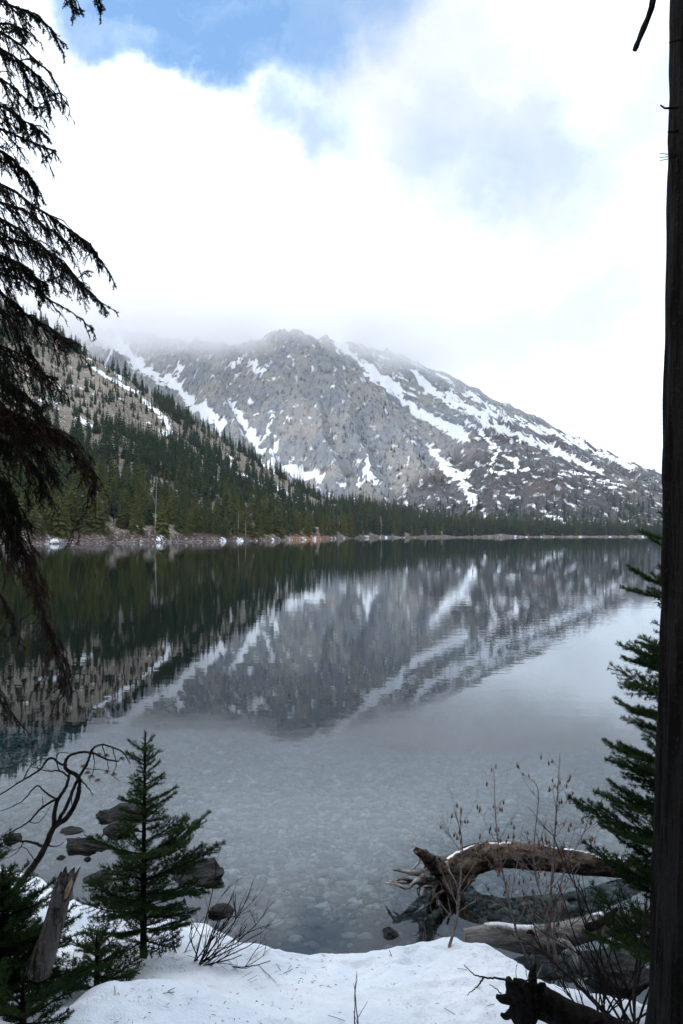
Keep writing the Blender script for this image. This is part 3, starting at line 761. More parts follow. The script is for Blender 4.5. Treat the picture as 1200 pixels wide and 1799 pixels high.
# --- dark rocks breaking the surface
m_rock, t, out = material('wet_dark_rock')
co = t.add('ShaderNodeTexCoord').outputs['Object']; rnd = t.add('ShaderNodeObjectInfo').outputs['Random']
v = t.vmath('ADD', t.vscale(co, (1, 1, 3.2)), t.add('ShaderNodeCombineXYZ', {0: t.math('MULTIPLY', rnd, 30.0)}).outputs[0])
n1 = t.noise(v, 9, 6, .7, .6); n2 = t.noise(co, 40, 4, .65)
c = t.mix(t.ramp(n1, .38, .58), (.004, .004, .004), (.014, .013, .013)); c = t.mix(t.ramp(n1, .60, .72), c, (.065, .062, .06)); c = t.mix(t.ramp(n2, .60, .72), c, (.07, .067, .065))
pbr(t, out, c, .62, t.math('ADD', n1, t.math('MULTIPLY', n2, .4)), 1.0, .05, .22)
RK = ((212, 1419, 1438, 96, .60, .08, 'long dark flat rock, farthest of the pile beside the small fir'), (206, 1445, 1461, 64, .7, -.1, 'rough grey-black rock just in front of the long flat rock'),
      (148, 1478, 1492, 84, .55, .2, 'wedge-shaped dark rock tilting left, in front of the bent shrub'), (176, 1486, 1496, 26, .9, 0, 'small brown rock at the right end of the wedge-shaped rock'),
      (118, 1457, 1463, 66, .8, -.05, 'low flat dark slab lying behind the bent shrub stem'), (20, 1460, 1478, 40, .9, .1, 'rounded grey rock in the water at the left picture edge'),
      (102, 1502, 1511, 28, .9, .2, 'small brown rock in the shallows, left one of two'), (150, 1503, 1514, 18, 1.0, 0, 'small upright rock in the shallows, right one of two'),
      (345, 1520, 1542, 118, .6, -.12, 'large pointed dark rock jutting out right behind the small fir'), (385, 1592, 1607, 54, .8, .05, 'rounded black rock at the snow edge behind the twiggy shrub'),
      (170, 1534, 1548, 60, .8, 0, 'dark rock at the snow edge behind the leaning stump'), (688, 1634, 1648, 46, .8, .1, 'small jagged black rock by the snow under the roots'),
      (1105, 1690, 1722, 120, .8, 0, 'low dark rock in the water beside the thick trunk'))
for i, (px, top, bot, wpx, asp, tilt, lab) in enumerate(RK):
    p = PZ(px, bot, 0.0); w = wpx / F * p.y * .40; h = (bot - top) / F * p.y * .92
    rk = np.random.RandomState(50 + i)
    v = lump(rk, IV4, .10, 13, (1, 1, 1), .98, .5)
    v[:, 2] *= 1.0; v = v / np.abs(v).max(0)
    v = v * [w, w * asp, h * .72]
    nz = .11 * w * (ridged(v[:, 0] / w * 1.3 + i, v[:, 2] / h * 4.5, 5, .65, 400 + i) + ridged(v[:, 1] / w * 1.6 + i, v[:, 2] / h * 3, 3, .6, 410 + i))
    v = v + (v / (np.linalg.norm(v, axis=1)[:, None] + 1e-6)) * nz[:, None]
    o = tag(link('rock', mesh_np('rock', v, IF4, False), m_rock), lab, 'rock', 'dark rocks in the shallows')
    o.location = (p.x, p.y + .05, h * .22 - .03); o.rotation_euler = (rk.uniform(-.1, .1), tilt, rk.uniform(-.3, .3))

# ================================================================== woody things
M_BARK = bark_mat('dark_fir_bark', (.005, .0045, .004), (.019, .017, .0155), 26, .12, .03)
M_TWIG = bark_mat('dark_twig', (.012, .010, .009), (.034, .028, .025), 30, .5, .004)
M_TWIG2 = bark_mat('alder_twig', (.11, .09, .085), (.20, .17, .16), 30, .5, .004)
M_GREY = bark_mat('grey_driftwood', (.075, .068, .062), (.27, .25, .23), 22, .12, .03, 0)
M_STUMP = bark_mat('weathered_stump_wood', (.03, .026, .023), (.15, .135, .125), 30, .14, .03)
M_ROOT = bark_mat('bleached_root', (.13, .12, .115), (.42, .40, .375), 24, .3, .012, 0)
M_LOGBARK = bark_mat('log_bark', (.022, .018, .015), (.17, .130, .100), 18, .4, .06, 0)
M_BARE = bark_mat('bare_red_wood', (.17, .105, .070), (.34, .235, .165), 16, .25, .012, 0)
M_DEADN = needle_mat('dead_brown_needles', (.016, .009, .006), (.040, .020, .012))
M_NEEDLE = needle_mat('fir_needles', (.014, .033, .015), (.046, .080, .028))
M_NEEDLE2 = needle_mat('old_fir_needles', (.008, .018, .010), (.016, .032, .015))
m_cap, t, out = material('thin_snow'); pos = t.add('ShaderNodeNewGeometry').outputs['Position']
pbr(t, out, t.mix(t.ramp(t.noise(pos, 30, 4), .4, .65), (.60, .62, .65), (.80, .82, .85)), .7, t.noise(pos, 60, 3), .4, .01)
M_CAP = m_cap

def spline(pts, n):
    """Catmull-Rom through the points, n samples"""
    p = np.array([tuple(q) for q in pts], float)
    if len(p) < 3: return p[0] + (p[-1] - p[0]) * np.linspace(0, 1, n)[:, None]
    p = np.vstack([2 * p[0] - p[1], p, 2 * p[-1] - p[-2]])
    s = np.linspace(0, len(p) - 3 - 1e-6, n); i = s.astype(int); f = (s - i)[:, None]
    a, b, c, d = p[i], p[i + 1], p[i + 2], p[i + 3]
    return .5 * (2 * b + (c - a) * f + (2 * a - 5 * b + 4 * c - d) * f ** 2 + (3 * b - a - 3 * c + d) * f ** 3)
def needles(nb, rg, pl, per_m, ln, spread=.8, fwd=.55, up=.15, wid=.0028, start=0.0):
    """needles along a polyline, one triangle each, merged into nb"""
    pl = np.asarray(pl); seg = np.linalg.norm(np.diff(pl, axis=0), axis=1); tot = seg.sum()
    n = max(2, int(tot * per_m)); cum = np.concatenate([[0], np.cumsum(seg)])
    s = rg.uniform(start, 1.0, n) * tot
    i = np.clip(np.searchsorted(cum, s) - 1, 0, len(seg) - 1); f = ((s - cum[i]) / (seg[i] + 1e-9))[:, None]
    p = pl[i] * (1 - f) + pl[i + 1] * f; t = (pl[i + 1] - pl[i]) / (seg[i][:, None] + 1e-9)
    r = rg.normal(size=(n, 3)); r[:, 2] += up * 1.5; r -= (r * t).sum(1)[:, None] * t; r /= np.linalg.norm(r, axis=1)[:, None] + 1e-9
    d = t * fwd + r * spread; d /= np.linalg.norm(d, axis=1)[:, None]
    l = ln * rg.uniform(.7, 1.15, n)[:, None]
    sd = np.cross(d, rg.normal(size=(n, 3))); sd /= np.linalg.norm(sd, axis=1)[:, None] + 1e-9
    v = np.stack([p - sd * wid * .5, p + sd * wid * .5, p + d * l * .75 + sd * wid * .45, p + d * l], 1).reshape(-1, 3)
    k = np.arange(n)[:, None] * 4
    nb.add(v, np.vstack([k + [0, 1, 2], k + [0, 2, 3]]))

# --- fir sapling boughs: kinds by length, shared by all young firs
def fir_bough(L, seed, ln=.018, per_m=650):
    rg = np.random.RandomState(seed); wd, nd = MB(), MB()
    n = 8; x = np.linspace(0, L, n); bend = rg.uniform(.02, .16) * L
    ax = np.stack([x, L * .05 * np.sin(x / L * 3 + rg.rand() * 6) * (x / L), bend * (x / L) ** 2 - .03 * L * np.sin(np.pi * x / L)], -1)
    wd.tube(ax, np.linspace(.0035 + .008 * L, .0012, n), 5, False)
    needles(nd, rg, ax, per_m, ln, start=.12)
    step = .034; s = max(.03, .16 * L); side = 1
    while s < L - .012:
        for side in (1, -1):
            if rg.rand() < .12: continue
            f = s / L; p = np.array([np.interp(s, x, ax[:, k]) for k in range(3)])
            l = (.52 * (L - s) + .018) * rg.uniform(.7, 1.15); a = rg.uniform(.65, .95) * side
            d = np.array([math.cos(a), math.sin(a), rg.uniform(-.12, .16)])
            q = np.stack([p + d * l * k + np.array([.10 * l * k * k, 0, .10 * l * k * k]) for k in (0, .35, .7, 1.0)])
            wd.tube(q, np.linspace(.0026, .001, 4), 4, False)
            needles(nd, rg, q, per_m, ln * .95)
            if l > .085:
                for k in np.arange(.3, .95, .045 / l * .9):
                    for s2 in (1, -1):
                        if rg.rand() < .25: continue
                        l2 = (l * (1 - k) * .55 + .014) * rg.uniform(.7, 1.1); a2 = a + s2 * rg.uniform(.6, .9)
                        pp = q[0] + (q[3] - q[0]) * k; d2 = np.array([math.cos(a2), math.sin(a2), rg.uniform(-.1, .2)])
                        q2 = np.stack([pp, pp + d2 * l2 * .5, pp + d2 * l2 + [0, 0, .06 * l2]])
                        wd.tube(q2, np.linspace(.0018, .0008, 3), 3, False); needles(nd, rg, q2, per_m * .9, ln * .9)
        s += step * rg.uniform(.75, 1.25)
    mw, mn = wd.mesh('branch'), nd.mesh('needles', False); mw.materials.append(M_BARK); mn.materials.append(M_NEEDLE)
    return mw, mn
BOUGH = {L: [fir_bough(L, int(L * 1000) + k) for k in range(3)] for L in (.07, .13, .20, .29, .40, .52)}
def add_bough(root, p, az, pitch, L, rg, roll=None):
    key = min(BOUGH, key=lambda k: abs(k - L)); mw, mn = BOUGH[key][rg.randint(3)]
    o = bpy.data.objects.new('branch', mw); COL.objects.link(o); o.parent = root
    o.location = p; o.rotation_euler = (rg.uniform(-.3, .3) if roll is None else roll, -pitch, az); s = L / key; o.scale = (s, s, s)
    c = bpy.data.objects.new('needles', mn); COL.objects.link(c); c.parent = o
    return o
def young_fir(root, H, top_r, base_r, length_at, pitch_at, whorl, rg, z0=.1, lean=(0, 0), per=5, leader=.09, azs=None):
    tk = MB(); pl = np.stack([[lean[0] * f * f, lean[1] * f * f, H * f] for f in np.linspace(-.05, 1, 9)])
    tk.tube(pl, np.linspace(base_r, top_r, 9), 8); tko = tk.build('trunk', M_BARK, root)
    ld = MB(); tip = pl[-1]; needles(ld, rg, np.stack([tip - [0, 0, leader * 1.4], tip + [0, 0, .01]]), 900, .015, .75, .7)
    ld.build('needles', M_NEEDLE, tko, False)
    z = z0; a0 = rg.rand() * 6.28
    while z < H - leader * .6:
        f = z / H; n = max(3, int(per * (1 - .35 * f) + rg.uniform(-.6, .9))); a0 += 2.4
        for i in range(n):
            az = a0 + i * 6.283 / n + rg.uniform(-.3, .3); L = length_at(f) * (rg.uniform(.5, 1.2) if rg.rand() < .85 else .35)
            zz = z + rg.uniform(-.2, .2) * whorl
            add_bough(root, (lean[0] * f * f, lean[1] * f * f, zz), az, pitch_at(f) + rg.uniform(-.12, .12), L, rg)
        z += whorl * rg.uniform(.8, 1.2) * (1 - .45 * f)
rg = np.random.RandomState(77)
p = on_bank(252, 1682, .5)
fir = empty('fir_sapling', (p.x, p.y, p.z - .03), 'small bushy young fir standing in the snow in front of the water', 'fir')
Hf = (1682 - 1287) / F * p.y + .03
young_fir(fir, Hf, .004, .021, lambda f: .05 + .39 * (1 - f) ** .85 if f > .14 else .30, lambda f: .10 + .45 * f, .070, rg, .12, (.01, 0), 5)
for px, py, L, pit in ((372, 1436, .44, .50), (395, 1492, .40, .28), (165, 1525, .30, .1), (142, 1556, .33, .25), (385, 1560, .36, .0)):      # the few long boughs that stand out
    q = P(px, py, p.y); d = Vector((q.x - p.x, 0, q.z)); az = 0.25 if px > 252 else math.pi - .25
    L = abs(q.x - p.x) / math.cos(.25) / math.cos(pit) * 1.0
    add_bough(fir, (0, 0, q.z - math.sin(pit) * L - p.z + .0), az, pit, L, rg, 0.0)
# the dark low firs at the left edge
for px, py, y, H, L0, lab in ((5, 1735, 3.45, .62, .42, 'dark low fir filling the lower left corner'), (-60, 1740, 3.5, .80, .50, 'dark fir partly outside the left picture edge'),
                              (170, 1690, 3.8, .30, .26, 'low fir seedling between the leaning stump and the small fir'), (40, 1760, 3.0, .22, .30, 'low dark fir boughs in front of the leaning stump')):
    x = (px - U0) / F * y; z = bz(x, y)
    f_ = empty('fir_sapling', (x, y, z - .02), lab, 'fir')
    young_fir(f_, H, .004, .018, lambda f, L0=L0: .05 + L0 * (1 - f) ** .7, lambda f: .15 + .5 * f, .07, rg, .04, (0, 0), 6)
# the taller fir behind the thick trunk
x, y = (1205 - U0) / F * 3.7, 3.7
f_ = empty('fir_sapling', (x, y, bz(x, y) - .05), 'tall young fir with upturned boughs behind the thick trunk', 'fir')
Ht = 2.86 - bz(x, y)
young_fir(f_, Ht, .005, .035, lambda f: .09 + .47 * (1 - f) ** .75, lambda f: .22 + .30 * f, .135, rg, .25, (0, 0), 5)
for px, py in ((1118, 932), (1096, 1030), (1125, 1012), (1092, 1130), (1086, 1150), (1090, 1190), (1074, 1232), (1098, 1262), (1052, 1306), (1064, 1332), (1040, 1384), (1062, 1378), (1008, 1414), (1030, 1428), (1080, 1480), (1090, 1550), (1100, 1590)):
    q = P(px, py, y); pit = rg.uniform(.16, .34); az = math.pi + rg.uniform(-.3, .3); L = (x - q.x) / math.cos(pit) / abs(math.cos(az))
    add_bough(f_, (0, 0, q.z - math.sin(pit) * L - .05 * L - f_.location.z), az, pit, L, rg, rg.uniform(-.2, .2))

# --- the old conifer at the left: trunk outside the picture, its drooping boughs hang in
OX, OY = -2.95, 4.35
old = empty('old_conifer', (OX, OY, bz(OX, OY) - .1), 'old conifer with long drooping half-bare boughs along the left edge', 'tree')
def T0(p): return np.array([p[0] - OX, p[1] - OY, p[2] - old.location.z])
a = MB(); a.tube([(0, 0, 0), (.02, 0, 3), (.0, 0, 8), (0, 0, 15)], [.20, .17, .12, .02], 14); a.build('trunk', M_BARK, old)
def droop_bough(pl, rg, needle, twig_len=.20, dens=1.0, dead=False, hang=.5, thick=.011):
    """one bough through the given points with hanging side twigs; needle = share of the twigs that keep their needles"""
    ax = spline([T0(q) for q in pl], 26); wd, nd = MB(), MB()
    ax[2:-1] += np.cumsum(rg.normal(0, .0045, (23, 3)), axis=0)
    L = np.linalg.norm(np.diff(ax, axis=0), axis=1).sum()
    wd.tube(ax, np.linspace(thick, .0022, 26), 6, False)
    if needle > .3: needles(nd, rg, ax, 260 * needle, .011, start=.35)
    def twig(p, t, l, lv, lev):
        sd = np.cross(t, [0, 0, 1.0]); sd /= np.linalg.norm(sd) + 1e-6
        d = t * rg.uniform(.3, 1.0) + sd * rg.normal(0, .55) + np.array([0, 0, -hang * rg.uniform(.0, 1.7)]); d /= np.linalg.norm(d)
        w1, w2 = rg.normal(0, .10, 3) * l, rg.normal(0, .14, 3) * l
        q = np.stack([p, p + d * l * .35 + w1, p + d * l * .7 + w1 + [0, 0, -.05 * l], p + d * l + w1 + w2 + [0, 0, -.20 * l]])
        wd.tube(q, np.linspace(.0030 if lev else .0042, .0010, 4), 4 if lev == 0 else 3, False)
        if lv: needles(nd, rg, q, 560, .011, start=.1)
        if lev < 2:
            for j in range(rg.randint(2, 6) if lev == 0 else rg.randint(0, 4)):
                f = rg.uniform(.15, .98); i2 = min(2, int(f * 3)); pp = q[i2] + (q[i2 + 1] - q[i2]) * (f * 3 - i2)
                twig(pp, d, l * rg.uniform(.22, .5), lv and rg.rand() < .9, lev + 1)
    n = int(L / .034 * dens)
    for k in range(n):
        s = .08 + .92 * (k + rg.rand()) / n; i = min(24, int(s * 25)); p = ax[i] + (ax[i + 1] - ax[i]) * (s * 25 - i)
        t = ax[i + 1] - ax[i]; t /= np.linalg.norm(t)
        l = twig_len * (.18 + rg.rand() ** 2.2 * 1.35) * (1.15 - .65 * s)
        twig(p, t, l, rg.rand() < needle, 0)
    w = wd.build('branch', M_TWIG, old)
    if nd.n: nd.build('needles', M_DEADN if dead else M_NEEDLE2, w, False)
rg = np.random.RandomState(12)
BO = [  # pixels the bough passes, distance, needle share, twig length, density, dead
    ([(-60, -30), (20, 8), (70, 30), (115, 78)], 4.2, .95, .14, 1.5, 0), ([(-60, 40), (20, 70), (60, 100), (95, 140), (120, 185)], 4.3, .15, .16, .8, 0), ([(-60, 75), (10, 92), (55, 130), (85, 168)], 4.1, .9, .17, 1.8, 0),
    ([(-60, 120), (0, 140), (40, 165), (70, 180)], 4.5, .8, .16, 1.6, 0), ([(-60, 175), (0, 190), (40, 208), (66, 226)], 4.1, .95, .14, 1.9, 0), ([(-60, 210), (10, 235), (60, 256), (92, 268)], 4.3, .35, .17, 1.2, 0),
    ([(-60, 250), (5, 272), (40, 310), (62, 338)], 4.2, .95, .14, 1.8, 0), ([(-60, 300), (20, 338), (80, 378), (130, 405), (165, 435), (192, 478)], 4.0, .30, .17, 1.9, 0), ([(-60, 335), (30, 365), (80, 400), (118, 425)], 4.4, .45, .18, 1.9, 1),
    ([(-60, 370), (20, 400), (70, 430), (120, 470), (160, 512), (208, 550)], 4.0, .35, .17, 1.9, 0), ([(-60, 380), (10, 410), (60, 420), (110, 455), (150, 480)], 4.3, .5, .2, 1.6, 0), ([(-60, 430), (10, 452), (60, 468), (95, 490)], 3.9, .95, .15, 2.2, 0),
    ([(-60, 462), (40, 488), (70, 515), (110, 535), (160, 572)], 4.2, .04, .13, .7, 0), ([(-60, 480), (10, 520), (50, 550), (100, 580), (126, 602)], 4.0, .3, .2, 1.6, 0), ([(-60, 520), (0, 545), (40, 590), (70, 640)], 4.3, .5, .2, 1.9, 0),
    ([(-60, 560), (0, 592), (60, 630), (102, 664)], 4.0, .5, .2, 1.6, 0), ([(-60, 630), (0, 662), (50, 705), (82, 765)], 4.2, .4, .22, 1.7, 0), ([(-60, 665), (0, 715), (60, 748), (120, 790), (162, 862)], 3.9, .55, .23, 2.4, 1),
    ([(-60, 690), (10, 735), (50, 780), (95, 825)], 4.1, .7, .22, 2.4, 0), ([(-60, 740), (0, 770), (60, 820), (92, 880)], 4.2, .6, .22, 2.0, 0), ([(-60, 780), (-10, 810), (30, 860), (50, 915)], 4.0, .8, .22, 2.4, 0), ([(-60, 820), (-20, 850), (10, 890), (28, 935)], 4.3, .9, .24, 2.2, 0),
    ([(-60, 850), (5, 920), (35, 970), (60, 1050), (88, 1120), (112, 1192)], 4.0, .55, .24, 2.2, 1), ([(-60, 980), (-5, 1035), (18, 1080), (34, 1132)], 4.1, .3, .14, 1.2, 0), ([(-60, 1180), (0, 1212), (20, 1240), (46, 1282)], 3.8, .05, .08, .6, 0),
    ([(-60, 590), (-20, 630), (20, 690), (40, 740)], 4.5, .7, .24, 2.0, 0), ([(-60, 20), (-10, 40), (25, 55), (40, 62)], 4.5, .9, .16, 1.6, 0), ([(40, -60), (95, -25), (120, -4), (132, 14)], 3.8, .5, .08, .9, 0), ([(90, -80), (150, -40), (164, 0), (176, 24)], 3.7, .8, .06, 1.2, 0)]
for px, y, nd_, tl, dn, dead in BO:
    pl = [P(u, v, y + (.0 if k else .0)) for k, (u, v) in enumerate(px)]
    z0 = pl[0].z + .12; pl = [Vector((OX + .1, OY, z0 + .15))] + pl
    droop_bough(pl, rg, nd_, tl, dn, bool(dead))
for k in range(34):       # the rest of its crown, above and beside the picture
    z = rg.uniform(5.6, 14.5); az = rg.rand() * 6.28; L = (15.4 - z) * .24 + .3
    if z < 7.5 and math.cos(az) > .1: continue
    pl = [Vector((OX, OY, z)), Vector((OX + math.cos(az) * L * .5, OY + math.sin(az) * L * .5, z - .05 * L)), Vector((OX + math.cos(az) * L, OY + math.sin(az) * L, z - .35 * L))]
    droop_bough(pl, rg, .9, .5, .28, False)

# --- the thick trunk at the right edge
TX, TY = 1.315, 2.42
tr_ = empty('conifer_tree', (TX, TY, bz(TX, TY) - .2), 'thick dark furrowed conifer trunk along the right picture edge', 'tree')
nz_, na = 260, 120
hh = np.concatenate([np.linspace(0, 6, 230), np.linspace(6.3, 14, 30)]); an = np.linspace(0, 2 * np.pi, na, endpoint=False)
HH, AN = np.meshgrid(hh, an, indexing='ij')
rad = np.interp(HH, [0, .25, .8, 2, 5, 14], [.44, .405, .345, .312, .272, .03])
fur = ridged(np.cos(AN) * 4.2 + 9, np.sin(AN) * 4.2 + HH * .55, 4, .6, 501)
fur = fur - np.clip(ridged(np.cos(AN) * 2.2 + 3, np.sin(AN) * 2.2 + HH * .35, 3, .5, 505), 0, 1) * .9
rad = rad + np.clip(rad / .3, 0, 1) * (.017 * fur + .012 * fbm(np.cos(AN) * 3 + HH * .8, np.sin(AN) * 3 + HH * .8, 3, .6, 511))
leanx = .002 * HH
V = np.stack([rad * np.cos(AN) + leanx, rad * np.sin(AN), HH], -1).reshape(-1, 3)
i = np.arange(nz_ - 1)[:, None] * na + np.arange(na)[None]; j = np.arange(nz_ - 1)[:, None] * na + (np.arange(na)[None] + 1) % na
link('trunk', mesh_np('trunk', V, np.stack([i, j, j + na, i + na], -1).reshape(-1, 4)), M_BARK, tr_)
tz = tr_.location.z
def stub(px, py, pl, r):
    q = P(px, py, TY); b = MB(); b.tube([(c[0] + q.x - TX, c[1], c[2] + q.z - tz) for c in pl], r, 6); b.build('dead_twig', M_TWIG, tr_)
stub(1184, 190, [(.06, 0, .01), (.0, 0, 0), (-.030, -.005, -.003), (-.045, -.01, .004)], [.006, .004, .003, .0025])
stub(1180, 232, [(.05, 0, .01), (0, 0, 0), (-.012, 0, .0)], [.006, .004, .002]); stub(1184, 72, [(.05, 0, .01), (0, 0, 0), (-.015, 0, -.006)], [.006, .003, .002])
for dz in (0, .005, .011): stub(1180, 278, [(.06, 0, .02), (0, 0, dz), (-.04, -.01, dz * 2 - .012)], [.004, .0015, .001])
q0, q1 = P(1115, 88, TY), P(1148, 0, TY)
b = MB(); b.tube(spline([(q0.x - TX, 0, q0.z - tz), (q0.x - TX + .02, 0, q0.z - tz + .05), (q1.x - TX, 0, q1.z - tz), (q1.x - TX + .05, .02, q1.z - tz + .25), (.05, .02, q1.z - tz + .55)], 14), np.linspace(.0075, .012, 14) * (1 + .12 * np.sin(np.arange(14) * 2.1)), 7); b.build('dead_branch', M_TWIG, tr_)
rg = np.random.RandomState(21)
_old = old
old = tr_; OX, OY = TX, TY
for k in range(44):
    z = rg.uniform(5.4, 13.6); az = rg.rand() * 6.28; L = (14.4 - z) * .26 + .3
    if z < 8.6 and math.sin(az) > -.35: continue
    pl = [Vector((TX, TY, z)), Vector((TX + math.cos(az) * L * .5, TY + math.sin(az) * L * .5, z + .02 * L)), Vector((TX + math.cos(az) * L, TY + math.sin(az) * L, z - .12 * L))]
    droop_bough(pl, rg, .95, .55, .28, False, .2)

# --- forest standing behind the viewer, round the clearing
pts, sc_, ro = [], [], []
rg = np.random.RandomState(3)
for k in range(620):
    a = rg.uniform(0, 6.283); r = 3.0 + 32 * rg.rand()
    x, y = math.cos(a) * r, math.sin(a) * r
    if y > (-2.6 if abs(x) < 7 else 1.0) or (abs(x) < 2.2 and y > -3.0): continue
    pts.append((x, y, bz(x, y) - .2)); sc_.append(rg.uniform(9, 17)); ro.append(rg.rand() * 6.28)
forest_object('bank_forest', pts, sc_, ro, rg.randint(0, 6, len(pts)), 'conifer forest on the snowy bank behind the clearing')

# --- bent leafless shrub at the left
def Z2(zx, zy, y, s=.275, ox=0, oy=1290): return P(ox + zx * s, oy + zy * s, y)
SY = 4.55
sh = empty('bent_shrub', PZ(28, 1560, .3), 'bent leafless shrub with curling stems and a few brown needle tufts', 'shrub')
def stems(root, mat, lists, name='stem'):
    o = root.location
    for pts, r0, r1 in lists:
        b = MB(); p = spline([Vector(q) - o for q in pts], max(8, 6 * len(pts))); n = len(p)
        p[1:-1] += np.random.RandomState(n).normal(0, .0012, (n - 2, 3))
        b.tube(p, np.linspace(r0, r1, n), 6); b.build(name, mat, root)
A = lambda l, dy=0: [Z2(a, b_, SY + dy * i / len(l)) for i, (a, b_) in enumerate(l)]
stems(sh, M_TWIG, [
    (A([(60, 1060), (130, 950), (230, 820), (290, 720), (340, 600), (430, 530), (490, 420), (507, 320), (492, 265), (430, 230), (415, 190), (440, 140), (520, 115), (600, 125), (680, 160), (760, 172)]), .021, .004),
    (A([(345, 590), (350, 500), (370, 420), (420, 340), (440, 270), (440, 230)], .1), .014, .006), (A([(370, 560), (420, 470), (450, 400), (490, 300), (540, 220), (570, 150), (590, 95), (650, 65), (720, 85), (790, 120), (832, 192)], -.1), .011, .003),
    (A([(440, 270), (380, 235), (300, 235), (200, 205)], .1), .006, .002), (A([(425, 200), (380, 185), (320, 150), (250, 230), (150, 290), (0, 385), (-60, 410)], -.2), .008, .003), (A([(360, 415), (290, 370), (235, 330), (150, 420), (60, 470), (-40, 500)], .2), .006, .002),
    (A([(375, 405), (270, 470), (180, 560), (80, 620), (-30, 680)], -.2), .007, .002), (A([(275, 715), (200, 690), (100, 680), (0, 672)]), .009, .003), (A([(300, 712), (360, 715), (410, 690)]), .004, .0015),
    (A([(492, 265), (560, 340), (596, 392)]), .005, .002), (A([(590, 95), (602, 200), (570, 300)]), .003, .0015), (A([(650, 65), (690, 200), (680, 250)]), .003, .0012), (A([(720, 85), (742, 200), (720, 260), (770, 302)]), .003, .0012), (A([(540, 220), (620, 225), (700, 232)]), .003, .0012),
    (A([(250, 232), (240, 200), (320, 230)]), .003, .0012), (A([(180, 560), (250, 560), (330, 450)], .1), .003, .0012), (A([(150, 290), (190, 210), (260, 160), (330, 160)], .1), .004, .0015), (A([(270, 470), (275, 400)]), .003, .0015),
    (A([(380, 235), (360, 170), (380, 120), (470, 125)], -.05), .004, .0015), (A([(455, 400), (460, 470), (462, 520)]), .003, .0015), (A([(150, 690), (100, 760), (20, 800)]), .003, .001), (A([(230, 820), (150, 720), (60, 760)]), .003, .001)])
for zx, zy in ((535, 200), (585, 265), (625, 290), (685, 235), (730, 250), (780, 150), (680, 130), (630, 125), (560, 240)):
    q = Z2(zx, zy, SY - .04) - sh.location; b = MB()
    needles(b, rg, np.stack([np.array(q) + [0, 0, .008], np.array(q) - [0, 0, .006]]), 6500, .026, 1.0, .5, 0, .0013); b.build('needle_tuft', needle_mat('red_dead_needles', (.07, .03, .018), (.14, .065, .04)) if 'red_dead_needles' not in bpy.data.materials else bpy.data.materials['red_dead_needles'], sh, False)

# --- leaning weathered stump
p0, p1 = on_bank(72, 1690, .5), None
y = 3.32; p0 = P(72, 1700, y)
stp = empty('weathered_stump', p0, 'grey weathered broken stump leaning right among the low firs', 'stump')
def knobbly(name, root, pts, rad, mat, sides=22, n=40, amp=.10, seed=1, cap=True, sq=1.0, grain=6, jag=0.0):
    """a trunk, log or root: swept tube with ridged grain running along it"""
    p = spline([Vector(q) - root.location for q in pts], n); r = np.interp(np.linspace(0, 1, n), np.linspace(0, 1, len(rad)), rad)
    s = np.linspace(0, 1, n)[:, None]; a = np.linspace(0, 2 * np.pi, sides, endpoint=False)[None]
    L = np.linalg.norm(np.diff(p, axis=0), axis=1).sum() / max(r.mean(), 1e-4)
    nz = ridged(np.cos(a) * grain * .35 + s * 0 + seed, np.sin(a) * grain * .35 + s * L * .12, 4, .6, 600 + seed) + .7 * fbm(np.cos(a) + s * L * .25, np.sin(a) + s * L * .25 + seed, 3, .55, 620 + seed) - .9
    b = MB(); b.tube(p, r[:, None] * (1 + amp * nz), sides, cap, flat=sq)
    if jag:
        k = 3; v = b.v[0].reshape(n, sides, 3); ax_ = p[-1] - p[-4]; ax_ = ax_ / np.linalg.norm(ax_); j_ = np.random.RandomState(seed).rand(sides) ** 1.5 * jag
        for q in range(k): v[n - k + q] += ax_[None] * (j_ * (q + 1) / k)[:, None]
        b.v[-1][:sides] = v[-1]; b.v[-1][sides] -= ax_ * jag * .6
    return b.build(name, mat, root)
knobbly('trunk', stp, [P(66, 1712, y), P(84, 1655, y), P(100, 1600, y), P(110, 1565, y), P(117, 1545, y)], [.044, .038, .034, .036, .032], M_STUMP, 24, 60, .22, 3, jag=.075)
knobbly('splinter', stp, [P(112, 1575, y - .03), P(122, 1556, y - .03), P(126, 1541, y - .02)], [.012, .009, .002], M_BARE, 10, 14, .3, 4)
knobbly('splinter', stp, [P(100, 1590, y - .04), P(106, 1566, y - .04), P(106, 1550, y - .03)], [.02, .02, .003], M_STUMP, 10, 14, .2, 5)
knobbly('splinter', stp, [P(120, 1580, y + .02), P(118, 1556, y + .02), P(113, 1538, y + .02)], [.022, .016, .003], M_STUMP, 10, 14, .2, 6)

# --- fallen log with its root plate
LY0 = 5.72
lg = empty('fallen_log', P(880, 1555, LY0), 'arched brown fallen log lying in the water with a bleached root plate', 'log')
lpts = [P(770, 1556, LY0 - .05), P(796, 1536, LY0), P(832, 1511, LY0), P(880, 1502, LY0), P(930, 1505, LY0), P(1000, 1513, LY0), P(1065, 1521, LY0 + .05), P(1135, 1531, LY0 + .15), P(1300, 1556, LY0 + .5)]
knobbly('trunk', lg, lpts, [.15, .125, .095, .088, .086, .082, .072, .060, .04], M_LOGBARK, 44, 170, .10, 7, grain=9)
